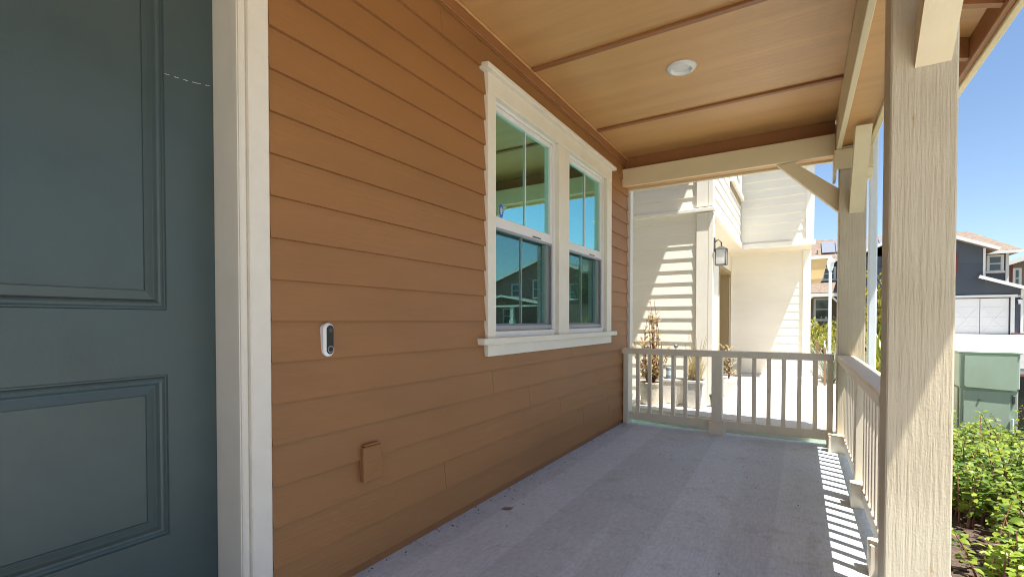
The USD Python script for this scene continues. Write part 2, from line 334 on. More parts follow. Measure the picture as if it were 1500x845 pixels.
# ------------------------------------------------------------------ the brown house with its porch
H = Thing('brown_house', 'brown lap-sided house with the covered porch we stand on', 'house', (0, 0, 0))
E_ = .178
def lap(y0, y1, z0, z1, out=.027, back=-.004):
    """One lap board on a wall facing +x: thick at its butt, thin at its top."""
    return prism([(back, z0), (out, z0), (out - .0015, z0 + .002), (.0065, z1 + .012), (back, z1 + .012)], 1, y0, y1)
core = [pbox(-.16, -.005, 1.08, 2.86, -.2, 3.6), pbox(-.16, -.005, 5.27, 6.10, -.2, 3.6), pbox(-.16, -.005, 2.86, 5.27, -.2, 1.165), pbox(-.16, -.005, 2.86, 5.27, 2.95, 3.6),
        pbox(-.16, -.005, 3.985, 4.165, 1.165, 2.95),
        pbox(-.30, -.005, -8, .02, -.2, 3.6), pbox(-.30, -.005, .02, 1.08, 3.05, 3.6), pbox(-.30, -.005, -8, 6.10, 3.6, 7.2)]
wall = H.part('wall', core, M_['siding'])
H.part('end_wall', [pbox(-9, -.3, 5.95, 6.10, -.2, 7.2), pbox(-.3, -.006, 6.1, 6.11, -.2, 7.2)], M_['nb'])
joint = {-6: [2.35, 4.6, 5.35], -5: [4.05], -4: [3.45, 5.0], -3: [2.9], -2: [4.3], 0: [], 10: [2.32], 11: [3.6], 4: [], -7: [5.55]}
for k in range(-7, 12):
    z0, z1 = 1.3 + k * E_, 1.3 + (k + 1) * E_
    spans = [(1.19, 6.06)] if (k < -1 or k > 9) else [(1.19, 2.845), (5.33, 6.06)]
    for a, b in spans:
        cuts = [a] + [c for c in joint.get(k, []) if a < c < b] + [b]
        for c0, c1 in zip(cuts[:-1], cuts[1:]):
            H.part('siding_board', lap(c0 + .0015, c1 - .0015, z0, min(z1, 3.345)), M_['siding'], wall)
H.part('skirt_board', box(-.004, .006, 1.19, 6.06, -.02, .075), M_['brown_trim'], wall)
H.part('frieze_board', box(-.004, .034, 1.19, 5.97, 3.275, 3.362), M_['brown_trim'], wall)
H.part('bed_moulding', box(.034, .048, 1.19, 5.97, 3.345, 3.362), M_['ceiling'], wall)
H.part('corner_board', box(-.02, .055, 6.06, 6.17, -.2, 3.6), M_['farwhite'], wall)
# rooms behind the windows, dark
H.part('room', [quad((-4, 1.3, .2), (-4, 5.95, .2), (-4, 5.95, 3.3), (-4, 1.3, 3.3)), quad((-4, 1.3, .2), (-.16, 1.3, .2), (-.16, 1.3, 3.3), (-4, 1.3, 3.3)),
                quad((-4, 5.9, .2), (-.16, 5.9, .2), (-.16, 5.9, 3.3), (-4, 5.9, 3.3)), quad((-4, 1.3, .2), (-.16, 1.3, .2), (-.16, 5.9, .2), (-4, 5.9, .2)),
                quad((-4, 1.3, 3.3), (-.16, 1.3, 3.3), (-.16, 5.9, 3.3), (-4, 5.9, 3.3))], M_['room'])
# door, its frame and casing
DX = -.19
prof = [(0, 0), (.004, -.006), (.009, -.006), (.012, 0), (.017, .004), (.024, .006), (.031, .003), (.037, -.006), (.040, -.010), (.043, -.010), (.072, -.003), (.0735, -.007), (.0755, -.007), (.077, -.004)]
py0, py1 = .27, .893
zs = [(.455, 1.090), (1.342, 2.82)]
slab = [quad((DX, .06, -.0), (DX, py0, 0), (DX, py0, 3.0), (DX, .06, 3.0)), quad((DX, py1, 0), (DX, 1.074, 0), (DX, 1.074, 3.0), (DX, py1, 3.0)),
        quad((DX, py0, 0), (DX, py1, 0), (DX, py1, zs[0][0]), (DX, py0, zs[0][0])), quad((DX, py0, zs[0][1]), (DX, py1, zs[0][1]), (DX, py1, zs[1][0]), (DX, py0, zs[1][0])),
        quad((DX, py0, zs[1][1]), (DX, py1, zs[1][1]), (DX, py1, 3.0), (DX, py0, 3.0)), pbox(DX - .05, DX - .02, .06, 1.074, 0, 3.0)]
door = H.part('door', slab, M_['door'])
for z0, z1 in zs:
    H.part('door_panel', ring_loft(py0, py1, z0, z1, prof, DX), M_['door'], door)
H.part('door_jamb', [box(DX - .06, -.032, 1.0745, 1.11, -.02, 3.04, .003)], M_['jamb'])
H.part('door_jamb', [box(DX - .06, -.032, .02, .0595, -.02, 3.04, .003)], M_['jamb'])
H.part('door_head', [box(DX - .06, -.032, .0595, 1.0745, 3.002, 3.04, .003)], M_['jamb'])
H.part('brickmould', [box(-.032, .014, 1.072, 1.10, -.015, 3.04, .006), box(-.031, .004, 1.0665, 1.0715, -.015, 3.04, .002)], M_['jamb'])
H.part('door_casing', [box(-.005, .032, 1.10, 1.187, -.015, 3.2, .005)], M_['casing'])
H.part('door_casing', [box(-.005, .032, -.10, .05, -.015, 3.2, .005)], M_['casing'])
H.part('threshold', [box(DX - .1, -.03, .03, 1.10, -.02, .03)], M_['steel'])
# window: two double-hung units under one casing
def win_unit(y0, y1, sticker):
    w = H.part('window', [box(-.09, .004, y0, y0 + .022, 1.19, 2.93, .003), box(-.09, .004, y1 - .022, y1, 1.19, 2.93, .003),
                          box(-.09, .002, y0 + .022, y1 - .022, 2.905, 2.93, .003), box(-.09, .010, y0 + .022, y1 - .022, 1.175, 1.222, .004),
                          box(-.032, -.002, y1 - .034, y1 - .0225, 1.222, 2.905, .003)], M_['vinyl'])
    a, b = y0 + .022, y1 - .022
    def sash(z0, z1, x0, x1, t, tb, tt):
        return [box(x0, x1, a, a + t, z0, z1, .003), box(x0, x1, b - t, b, z0, z1, .003), box(x0, x1, a + t, b - t, z0, z0 + tb, .003), box(x0, x1, a + t, b - t, z1 - tt, z1, .003)]
    H.part('upper_sash', sash(2.005, 2.904, -.040, -.012, .052, .080, .036), M_['vinyl'], w)
    def pane(x, z0, z1): return quad((x, a + .05, z0), (x, b - .05, z0), (x, b - .05, z1), (x, a + .05, z1))
    H.part('outer_pane', pane(-.018, 2.08, 2.87), M_['clear_glass'], w)
    H.part('inner_pane', pane(-.034, 2.08, 2.87), M_['glass'], w)
    H.part('lower_sash', sash(1.223, 2.06, -.080, -.046, .05, .055, .06), M_['vinyl'], w)
    H.part('outer_pane', pane(-.056, 1.275, 2.005), M_['clear_glass'], w)
    H.part('inner_pane', pane(-.072, 1.275, 2.005), M_['glass'], w)
    c = (a + b) / 2 + .02
    H.part('grille_bar', box(-.029, -.022, c - .007, c + .007, 2.07, 2.87, .001), M_['vinyl'], w)
    H.part('grille_bar', box(-.067, -.060, c - .007, c + .007, 1.27, 2.01, .001), M_['vinyl'], w)
    H.part('screen_frame', sash(1.232, 2.004, -.030, -.014, .022, .034, .018), M_['screenframe'], w)
    H.part('insect_screen', quad((-.022, a + .02, 1.25), (-.022, b - .02, 1.25), (-.022, b - .02, 1.99), (-.022, a + .02, 1.99)), M_['screen'], w)
    H.part('lift_rail', box(-.012, -.002, c + .10, c + .24, 2.012, 2.022, .002), M_['grey_dark'], w)
    if sticker:
        oc = [(3.095 + .030 * math.sin(t), 2.145 + .058 * math.cos(t)) for t in np.linspace(math.pi / 8, math.pi / 8 + 2 * math.pi, 9)[:-1]]
        H.part('sticker', prism(oc, 0, -.0337, -.0329), M_['blue'], w, label='blue security sticker with a white emblem')
        v, f = lathe([(.010, 0), (.018, 0), (.018, .0012), (.010, .0012), (.010, 0)], (0, 0, 0), 20)
        H.part('sticker_emblem', [(v[:, [2, 0, 1]] * np.array([1, .8, 1.1]) + np.array([-.0328, 3.095, 2.152]), f), pbox(-.0328, -.0318, 3.082, 3.108, 2.122, 2.129), pbox(-.0328, -.0318, 3.091, 3.1, 2.147, 2.157)], M_['white'], w)
win_unit(2.905, 3.965, True)
win_unit(4.186, 5.226, False)
H.part('window_casing', box(-.004, .045, 2.80, 2.905, 1.178, 2.925, .004), M_['wintrim'])
H.part('window_casing', box(-.004, .045, 5.226, 5.375, 1.178, 2.925, .004), M_['wintrim'])
H.part('mullion_casing', box(-.004, .044, 3.965, 4.186, 1.178, 2.925, .004), M_['wintrim'])
H.part('head_casing', box(-.004, .047, 2.80, 5.375, 2.925, 3.062, .004), M_['wintrim'])
H.part('drip_cap', [box(-.004, .085, 2.745, 5.43, 3.062, 3.098, .004), prism([(-.004, 3.098), (.08, 3.098), (.02, 3.108), (-.004, 3.108)], 1, 2.75, 5.425)], M_['wintrim'])
H.part('window_sill', box(-.02, .085, 2.70, 5.47, 1.132, 1.178, .005), M_['wintrim'])
H.part('apron', box(-.004, .046, 2.80, 5.375, 1.045, 1.132, .004), M_['wintrim'])
# ceiling of the porch
CE = 3.366
ceil = H.part('ceiling', [pbox(-.2, 2.6, -4.2, 6.0, CE + .02, CE + .05)], M_['brown_trim'])
cuts = [-4.2, -2.35, -.9, .55, 2.0, 3.45, 4.905, 6.0]
for a, b in zip(cuts[:-1], cuts[1:]):
    H.part('ceiling_panel', box(0, 2.237, a + .002, b - .002, CE, CE + .02, .002), M_['ceiling'], ceil)
for c in cuts[1:-1]:
    H.part('batten', box(.05, 2.236, c - .024, c + .024, CE - .022, CE, .003), M_['brown_trim'], ceil)
# box beams
bm = H.part('long_beam', [pbox(2.277, 2.486, -4.2, 6.0, 3.04, 3.05)], M_['ceiling'])
H.part('beam_board', box(2.236, 2.276, -4.2, 5.84, 2.995, CE - .002, .004), M_['creamy'], bm)
H.part('beam_board', box(2.488, 2.532, -4.2, 6.06, 2.995, 3.60, .004), M_['creamy'], bm)
eb = H.part('end_beam', [pbox(.01, 2.23, 5.891, 6.05, 2.998, 3.008)], M_['ceiling'])
H.part('beam_board', box(.008, 2.234, 5.85, 5.89, 2.985, 3.20, .004), M_['creamh'], eb)
H.part('beam_board', box(.008, 2.486, 6.05, 6.09, 2.975, 3.36, .004), M_['creamh'], eb)
H.part('upper_frieze', box(.0, 2.235, 5.95, 5.985, 3.20, 3.366, .003), M_['brown_trim'], eb)
# porch roof: rafters, deck, fascia
def zr(x): return 3.455 + (3.2 - x) * .3
for y in np.arange(-3.4, 6.0, .8):
    y = float(y) + .0
    H.part('rafter', hull([(x, yy, z) for yy in (y - .03, y + .03) for x, z in ((3.119, zr(3.119)), (2.3, zr(2.3)), (2.3, zr(2.3) + .17), (3.119, zr(3.119) + .17))]), M_['brown_trim'])
H.part('roof_deck', hull([(x, y, z) for y in (-4.4, 6.12) for x, z in ((3.2, zr(3.2) + .172), (-.0, zr(0) + .172), (-.0, zr(0) + .21), (3.2, zr(3.2) + .21))]), M_['ceiling'])
H.part('roof', hull([(x, y, z) for y in (-4.45, 6.16) for x, z in ((3.25, zr(3.25) + .212), (-.0, zr(0) + .212), (-.0, zr(0) + .26), (3.25, zr(3.25) + .25))]), M_['shingle'])
H.part('fascia', box(3.165, 3.212, -4.4, 6.13, 3.415, 3.665, .005), M_['creamy'])
H.part('sub_fascia', box(3.12, 3.164, -4.4, 6.09, 3.44, 3.64, .005), M_['brown_trim'])
H.part('rake_board', hull([(x, y, z) for y in (6.095, 6.13) for x, z in ((3.199, zr(3.2)), (.03, zr(.03)), (.03, zr(.03) + .2), (3.199, zr(3.2) + .2))]), M_['creamh'])
H.part('main_roof', [hull([(x, y, z) for y in (-8.5, 6.2) for x, z in ((.6, 6.9), (-4.5, 8.9), (-4.5, 9.1), (.6, 7.1))]), hull([(x, y, z) for y in (-8.5, 6.2) for x, z in ((-9.6, 6.9), (-4.5, 8.9), (-4.5, 9.1), (-9.6, 7.1))])], M_['shingle'])

# posts
def post(y0, y1, label, base_block):
    p = Thing('porch_post', label, 'post', (2.36, (y0 + y1) / 2, 0), 'porch posts')
    xs = np.linspace(2.241, 2.486, 2)
    p.part('shaft', box(2.266, 2.486, y0, y1, 0, 3.03, .006), M_['post'])
    yb = y0
    p.part('knee_brace', hull([(x, y, z) for x in (2.345, 2.462) for y, z in ((yb - .001, 2.36), (yb - .001, 2.53), (yb - .47, 3.0), (yb - .62, 3.0), (yb - .045, 2.40))]), M_['cream'])
    return p
post(2.60, 2.79, 'wide rough-sawn cream post in the foreground, partly in sun, knee brace at its top', False)
P2 = post(5.752, 5.99, 'cream corner post where the two railings meet, two knee braces at its top', True)
P2.part('knee_brace', hull([(x, y, z) for y in (5.90, 5.985) for x, z in ((1.71, 2.985), (1.87, 2.985), (2.268, 2.65), (2.268, 2.415))]), M_['creamh'])
P2.part('capital', [box(2.215, 2.532, 5.72, 5.745, 2.80, 2.994, .004), prism([(5.747, 2.988), (5.985, 2.988), (5.985, 2.72), (5.80, 2.72), (5.747, 2.78)], 0, 2.216, 2.239), prism([(5.747, 2.988), (5.985, 2.988), (5.985, 2.72), (5.80, 2.72), (5.747, 2.78)], 0, 2.488, 2.531)], M_['cream'])

# railings
R1 = Thing('porch_railing', 'cream end railing across the porch between the brown wall and the corner post', 'railing', (1.1, 5.92, 0), 'porch railings')
R1.part('handrail', box(.002, 2.243, 5.855, 5.99, .885, .955, .010), M_['rail'])
R1.part('bottom_rail', box(.03, 1.07, 5.895, 5.945, .062, .155, .004), M_['rail'])
R1.part('bottom_rail', box(1.19, 2.215, 5.895, 5.945, .062, .155, .004), M_['rail'])
for x in (.202, .349, .489, .633, .775, .914, 1.36, 1.509, 1.653, 1.795, 1.941, 2.082):
    R1.part('baluster', box(x - .021, x + .021, 5.90, 5.942, .153, .888, .003), M_['rail'])
R1.part('end_post', box(.028, .092, 5.87, 5.96, .0, .887, .004), M_['rail'])
R1.part('end_post', box(2.186, 2.239, 5.87, 5.96, .0, .887, .004), M_['rail'])
R1.part('middle_post', box(1.072, 1.186, 5.865, 5.98, .0, .887, .005), M_['rail'])
R1.part('post_block', box(1.045, 1.215, 5.835, 6.0, -.004, .135, .006), M_['rail'])
R2 = Thing('porch_railing', 'cream side railing with sun shining through, between the corner post and the foreground post', 'railing', (2.34, 4.2, 0), 'porch railings')
R2.part('handrail', box(2.262, 2.412, 2.791, 5.751, .885, .956, .010), M_['rail'])
R2.part('bottom_rail', box(2.315, 2.365, 2.791, 4.15, .062, .155, .004), M_['rail'])
R2.part('bottom_rail', box(2.315, 2.365, 4.25, 5.745, .062, .155, .004), M_['rail'])
for y in list(np.linspace(4.25, 5.75, 11)[1:-1]) + list(np.linspace(2.845, 4.15, 10)[1:-1]):
    R2.part('baluster', box(2.319, 2.361, y - .021, y + .021, .153, .888, .003), M_['rail'])
R2.part('middle_post', box(2.285, 2.395, 4.15, 4.25, 0, .887, .005), M_['rail'])
R2.part('post_block', box(2.255, 2.385, 4.035, 4.15, -.004, .165, .006), M_['rail'])
R2.part('post_block', box(2.19, 2.40, 5.63, 5.751, -.004, .165, .006), M_['rail'])
R2.part('post_block', box(2.255, 2.385, 2.99, 3.10, -.004, .165, .006), M_['rail'])
single('downspout', [box(2.538, 2.612, 6.10, 6.17, -.2, 3.45, .012)] , M_['lamp'], label='slim pale downspout just beyond the corner post', cat='downspout')

# ------------------------------------------------------------------ small things on the porch
B = Thing('doorbell', 'white video doorbell with black camera face, on the brown siding beside the door', 'doorbell', (.015, 1.46, 1.21))
def stadium(w, h, y, z, n=14):
    r = w / 2
    a = [(y + r * math.cos(t), z + h / 2 - r + r * math.sin(t)) for t in np.linspace(0, math.pi, n)]
    b = [(y + r * math.cos(t), z - h / 2 + r + r * math.sin(t)) for t in np.linspace(math.pi, 2 * math.pi, n)]
    return np.array(a + b)
def stad(w, h, y, z, x0, x1, inset=.0):
    a, b = stadium(w, h, y, z), stadium(w - 2 * inset, h - 2 * inset, y, z)
    return hull([(x0, p[0], p[1]) for p in a] + [(x1 - inset, p[0], p[1]) for p in a] + [(x1, p[0], p[1]) for p in b])
B.part('body', stad(.060, .158, 1.468, 1.211, .012, .046, .010), M_['white'], smooth=40)
B.part('face', stad(.040, .136, 1.469, 1.211, .0455, .0478, .001), M_['black'])
B.part('camera_lens', [place_disc(.0105, .002, (.0478, 1.469, 1.256))], M_['grey_dark'])
v, f = lathe([(.0125, 0), (.0165, 0), (.0165, .003), (.0125, .003), (.0125, 0)], (0, 0, 0), 28)
B.part('button', place_disc(.0125, .0018, (.0478, 1.469, 1.166)), M_['black'])
B.part('button_ring', (v[:, [2, 0, 1]] + np.array([.0478, 1.469, 1.166]), f), M_['steel'])
O = Thing('outlet_cover', 'brown painted outlet cover low on the siding under the doorbell', 'outlet cover', (.01, 1.72, .565))
O.part('base', box(.0, .028, 1.668, 1.782, .478, .655, .006), M_['brown_trim'])
O.part('lid', box(.0285, .052, 1.664, 1.786, .472, .652, .008), M_['siding'])
O.part('hinge', box(.02, .046, 1.675, 1.775, .6545, .664, .003), M_['brown_trim'])
L = Thing('ceiling_light', 'round white recessed light in the brown porch ceiling', 'light', (1.095, 4.058, CE))
L.part('trim_ring', lathe([(.078, -.020), (.084, -.024), (.108, -.016), (.116, -.002), (.116, .0005), (.110, .0005)], (1.095, 4.058, CE - .001), 36), M_['white'], smooth=50)
L.part('baffle', lathe([(.0785, -.0205), (.072, -.012), (.066, -.002)], (1.095, 4.058, CE - .001), 36), M_['white'], smooth=50)
L.part('lens', place_disc(.067, .002, (1.095, 4.058, CE - .0045), 2), M_['lampglass'])
lf = np.array([(0, -.045, 0), (.022, -.012, .004), (.017, .02, .003), (0, .05, .006), (-.014, .022, .005), (-.018, -.014, .006)])
a = -.9; Rz = np.array([[math.cos(a), -math.sin(a), 0], [math.sin(a), math.cos(a), 0], [0, 0, 1]])
single('fallen_leaf', (lf @ Rz.T + np.array([.222, 2.77, .002]), np.array([[0, 1, 5], [1, 2, 4], [1, 4, 5], [2, 3, 4]])), M_['dryleaf'], label='small dry brown leaf lying on the porch floor near the wall', cat='leaf')
gr = []
for _ in range(110):
    x, y = (abs(rng.normal(.03, .05)) + .012, rnd(1.4, 5.9)) if rnd(0, 1) < .7 else (rnd(.1, 2.2), rnd(1.8, 5.8))
    r = rnd(.0015, .0045); v, f = _BV * np.array([r, r * rnd(.5, 1), r * .4]), _BF; a = rnd(0, 3)
    gr.append((np.stack([v[:, 0] * math.cos(a) - v[:, 1] * math.sin(a), v[:, 0] * math.sin(a) + v[:, 1] * math.cos(a), v[:, 2]], 1) + np.array([x, y, r * .4]), f))
single('grit', gr, M_['soil'], label='dark grit and crumbs on the porch floor, mostly along the wall', cat='grit', kind='stuff')
# a broken thread of cobweb across the door stile
pts = np.array([(DX + .004 + .02 * t, .893 + .172 * t, 2.264 + .016 * t - .004 * math.sin(3.1 * t)) for t in np.linspace(0, 1, 12)])
single('cobweb_thread', [tube(pts[i:i + 2], 0.0008, 4) for i in (0, 2, 4, 6, 7, 9)], M_['web'], label='broken white cobweb thread across the dark door beside the casing', cat='cobweb')

# ------------------------------------------------------------------ the cream neighbour
N = Thing('cream_house', 'pale cream two storey house just past the end railing', 'house', (.5, 9.5, .08))
def lapx(x0, x1, z0, z1, y, out=.020):
    """A lap board on a wall facing -y at plane y."""
    return prism([(y + .01, z0), (y - out, z0), (y - out + .0015, z0 + .002), (y - .0035, z1 + .012), (y + .01, z1 + .012)], 0, x0, x1)
def lapy(y0, y1, z0, z1, x, out=.020):
    return prism([(x - .01, z0), (x + out, z0), (x + out - .0015, z0 + .002), (x + .0035, z1 + .012), (x - .01, z1 + .012)], 1, y0, y1)
wA = N.part('front_wall', [pbox(-6, .84, 7.4, 7.52, -.2, 5.95)], M_['nb'])
wB = N.part('side_wall', [pbox(.72, .835, 7.52, 11.15, 2.87, 5.95)], M_['nb'])
wC = N.part('rear_front_wall', [pbox(.84, 2.13, 11.15, 11.27, 2.87, 5.95), pbox(2.02, 2.13, 11.27, 20, 2.87, 5.95)], M_['nb'])
wD = N.part('entry_wall', [pbox(.40, .53, 7.52, 10.35, -.2, 2.87), pbox(.40, .53, 10.35, 12.18, 2.45, 2.87), pbox(.40, .53, 12.18, 12.4, -.2, 2.87)], M_['nb'])
wE = N.part('porch_wall', [pbox(.53, 2.12, 12.3, 12.42, -.2, 2.87), pbox(2.0, 2.12, 12.42, 20, -.2, 2.87)], M_['nb'])
k = 0; z = .095
while z < 5.9:
    z1 = z + E_
    cutx = -.12 if k == 14 else None
    if cutx is None: N.part('siding_board', lapx(-3.0, .629, z, z1, 7.4), M_['nb'], wA)
    else:
        N.part('siding_board', lapx(-3.0, cutx - .002, z, z1, 7.4), M_['nb'], wA); N.part('siding_board', lapx(cutx + .002, .629, z, z1, 7.4), M_['nb'], wA)
    if z > 2.9:
        N.part('siding_board', lapy(7.47, 11.14, z, z1, .835), M_['nb'], wB)
        N.part('siding_board', lapx(.86, 2.019, z, z1, 11.15), M_['nb'], wC)
    if z1 < 2.9:
        N.part('siding_board', lapx(.535, 1.979, z, z1, 12.3, .012), M_['nb'], wE)
    z = z1; k += 1
N.part('corner_board', [box(.63, .795, 7.355, 7.40, -.1, 2.87), box(.795, .862, 7.352, 7.47, -.1, 2.87)], M_['nbtrim'])
N.part('corner_board', [box(.63, .795, 7.355, 7.40, 2.96, 5.9), box(.795, .862, 7.352, 7.47, 2.96, 5.9)], M_['nbtrim'])
N.part('corner_board', [box(2.02, 2.155, 11.105, 11.15, 2.87, 5.9), box(2.13, 2.157, 11.15, 11.27, 2.87, 5.9)], M_['nbtrim'])
N.part('corner_board', [box(1.98, 2.13, 12.255, 12.30, -.1, 2.85)], M_['nbtrim'])
N.part('corner_board', [box(.53, .80, 7.47, 7.52, -.1, 2.87)], M_['nbtrim'])
N.part('belt_board', [prism([(7.40, 2.955), (7.31, 2.925), (7.31, 2.885), (7.40, 2.875)], 0, -3.0, .885)], M_['nbtrim'])
N.part('belt_board', [box(.835, .885, 7.47, 11.10, 2.83, 2.93)], M_['nbtrim'])
N.part('belt_board', [box(.885, 2.18, 11.08, 11.15, 2.81, 2.90)], M_['nbtrim'])
N.part('soffit', [pbox(.53, .835, 7.5, 12.3, 2.85, 2.868), pbox(.835, 2.13, 11.152, 12.3, 2.85, 2.868)], M_['nbsoffit'])
wn = N.part('window', [box(.835, .885, 9.30, 9.40, 3.86, 5.5), box(.835, .885, 10.78, 10.88, 3.86, 5.5), box(.835, .92, 9.22, 10.95, 3.78, 3.86), box(.835, .885, 9.40, 10.78, 5.4, 5.5)], M_['nbtrim'])
N.part('pane', [pbox(.836, .850, 9.40, 10.78, 3.86, 5.4)], M_['farglass'], wn)
N.part('sash_bar', [box(.85, .866, 10.05, 10.13, 3.86, 5.4), box(.85, .866, 9.4, 10.78, 4.58, 4.66)], M_['vinyl'], wn)
N.part('apron', [box(.835, .87, 9.28, 10.90, 3.68, 3.778)], M_['olive'], wn)
dr = N.part('entry_door', [pbox(.20, .235, 10.3, 12.2, -.1, 2.46)], M_['olive'])
N.part('door_frame', [box(.22, .545, 10.35, 10.43, .1, 2.45), box(.22, .545, 12.09, 12.18, .1, 2.45), box(.22, .545, 10.43, 12.09, 2.37, 2.45)], M_['olive'])
for a, b in ((10.62, 11.02), (11.10, 11.50), (11.58, 11.98)):
    N.part('door_panel', ring_loft(a, b, .35, 1.72, [(0, .003), (.02, -.012), (.04, -.012), (.07, 0)], .236), M_['olive'], dr)
    for zz in (1.82, 2.07):
        N.part('door_pane', pbox(.236, .242, a, b, zz, zz + .21), M_['lampglass'], dr)
N.part('door_shelf', box(.236, .27, 10.55, 12.05, 1.745, 1.79), M_['olive'], dr)
N.part('door_weatherstrip', box(.52, .528, 12.082, 12.0895, .5, 2.3, .002), M_['white'], dr)
N.part('roof', [hull([(x, y, zz) for y in (6.55, 12.0) for x, zz in ((1.45, 6.07), (-3.2, 7.9), (-3.2, 8.1), (1.45, 6.27))]),
                hull([(x, y, zz) for y in (6.55, 12.0) for x, zz in ((-8, 6.07), (-3.2, 7.9), (-3.2, 8.1), (-8, 6.27))])], M_['shingle'])
N.part('roof', [hull([(x, y, zz) for y in (10.5, 15.4) for x, zz in ((2.776, 5.74), (-1.2, 7.3), (-1.2, 7.5), (2.776, 5.94))])], M_['shingle'])
N.part('eave_soffit', [hull([(x, y, zz - .008 - d) for y in (10.55, 15.35) for d in (0, .03) for x, zz in ((2.74, 5.754), (2.1, 6.005))])], M_['tan'])
for yy in (11.4, 12.4, 13.4, 14.4, 15.2): N.part('eave_rafter', hull([(x, y, zz - .04 - d) for y in (yy - .04, yy + .04) for d in (0, .10) for x, zz in ((2.72, 5.76), (2.13, 5.99))]), M_['tan'])
N.part('side_eave', [prism([(2.12, 2.74), (2.46, 2.70), (2.37, 2.27), (2.12, 2.25)], 1, 12.9, 14.6)], M_['tan'])
N.part('side_eave_trim', [box(2.12, 2.48, 12.86, 14.65, 2.71, 2.77)], M_['nbtrim'])
W = Thing('wall_lantern', 'small metal wall lantern with frosted panes on the side of the cream corner board', 'lantern', (.87, 7.42, 2.2))
LX, LY = .962, 7.42
W.part('backplate', box(.8625, .878, LY - .05, LY + .05, 2.30, 2.50), M_['grey_dark'])
W.part('arm', tube([(.875, LY, 2.44), (.92, LY, 2.47), (LX, LY, 2.43), (LX, LY, 2.37)], .010), M_['grey_dark'])
W.part('cap', hull([(LX + a * .085, LY + b * .085, 2.327) for a in (-1, 1) for b in (-1, 1)] + [(LX + a * .018, LY + b * .018, 2.372) for a in (-1, 1) for b in (-1, 1)]), M_['grey_dark'])
W.part('glass', box(LX - .066, LX + .066, LY - .066, LY + .066, 2.112, 2.325), M_['frosted'])
W.part('base', box(LX - .074, LX + .074, LY - .074, LY + .074, 2.098, 2.112, .003), M_['grey_dark'])
for a in (-1, 1):
    for b in (-1, 1):
        W.part('cage_bar', pbox(LX + a * .070 - .005, LX + a * .070 + .005, LY + b * .070 - .005, LY + b * .070 + .005, 2.11, 2.327), M_['grey_dark'])

# ------------------------------------------------------------------ foliage helpers
def leaf(p, d, up, L, w, fold=.25, curl=.12):
    d = d / np.linalg.norm(d); s = np.cross(d, up); n = np.linalg.norm(s)
    s = s / n if n > 1e-6 else np.array([1., 0, 0]); u = np.cross(s, d)
    def q(a, b, h): return p + d * (a * L) + s * (b * w) + u * (h * L)
    v = np.array([q(0, 0, 0), q(.30, .40, fold * .35), q(.62, .42, fold * .3 - curl * .5), q(1, 0, -curl), q(.62, -.42, fold * .3 - curl * .5), q(.30, -.40, fold * .35), q(.45, 0, -.0)])
    return v, np.array([[0, 1, 6], [1, 2, 6], [2, 3, 6], [3, 4, 6], [4, 5, 6], [5, 0, 6]])
def blade(p, d, L, w, droop=.5, n=5):
    d = np.array(d, float); d /= np.linalg.norm(d)
    h = np.array([d[0], d[1], 0.0]); hn = np.linalg.norm(h); h = h / hn if hn > 1e-6 else np.array([1., 0, 0])
    s = np.cross(d, [0, 0, 1.]); sn = np.linalg.norm(s); s = s / sn if sn > 1e-6 else np.array([0, 1., 0])
    v, f = [], []
    for i in range(n + 1):
        t = i / n; c = p + d * L * t + (h * .35 - np.array([0, 0, .7])) * droop * L * t * t * .6
        ww = w * (1 - t) ** .6 * (.7 + .3 * min(1, t * 4)) if i < n else .0005
        v += [c - s * ww / 2, c + s * ww / 2]
    for i in range(n): a = 2 * i; f += [(a, a + 1, a + 3), (a, a + 3, a + 2)]
    return np.array(v), np.array(f)

# ------------------------------------------------------------------ pots by the neighbour wall
PT = Thing('round_pot', 'large round weathered cream pot in front of the cream siding', 'pot', (.07, 7.0, .08))
PT.part('pot', lathe([(0, 0), (.105, 0), (.128, .03), (.152, .16), (.160, .27), (.172, .285), (.176, .32), (.160, .325), (.150, .30), (.0, .29)], (.07, 7.0, .08), 32), M_['pot'], smooth=35)
PT.part('soil', place_disc(.149, .01, (.07, 7.0, .372), 2), M_['soil'])
SH = Thing('potted_shrub', 'upright sparse shrub with red and yellow leaves growing in the round pot', 'shrub', (.07, 7.0, .37))
stems, lv = [], []
for i in range(26):
    a = rnd(0, 6.28); sp = rnd(.04, .30) * (1 if i > 5 else .3); h = rnd(.5, 1.0) if i > 5 else rnd(.95, 1.30)
    if sp > .15: h *= .72
    top = np.array([.07 + math.cos(a) * sp - .03, 7.0 + math.sin(a) * sp, .37 + h])
    p0 = np.array([.07 + math.cos(a) * .03, 7.0 + math.sin(a) * .03, .36])
    q = [p0 * (1 - t) + top * t + np.array([0, 0, .08 * math.sin(math.pi * t)]) + np.array([math.cos(a), math.sin(a), 0]) * .05 * math.sin(math.pi * t) for t in np.linspace(0, 1, 6)]
    stems.append(tube(q, np.linspace(.007, .003, 6), 5))
    for j in range(18):
        t = rnd(.12, 1.0); c = np.array(q[0]) * (1 - t) + np.array(q[-1]) * t + np.array([math.cos(a), math.sin(a), 0]) * .05 * math.sin(math.pi * t)
        b = rnd(0, 6.28); d = np.array([math.cos(b) * .55, math.sin(b) * .55, rnd(.3, 1.1)])
        lv.append(leaf(c, d, np.array([rnd(-.4, .4), rnd(-.4, .4), 1]), rnd(.07, .115), rnd(.028, .042), .2, .2))
SH.part('stem', stems, M_['stem'], kind='stuff')
order = sorted(range(len(lv)), key=lambda i: -lv[i][0][:, 2].max())
for i in order[:120]: SH.part('leaf', lv[i], M_['leaf_red'])
SH.part('foliage', [lv[i] for i in order[120:]], M_['leaf_red'], kind='stuff')
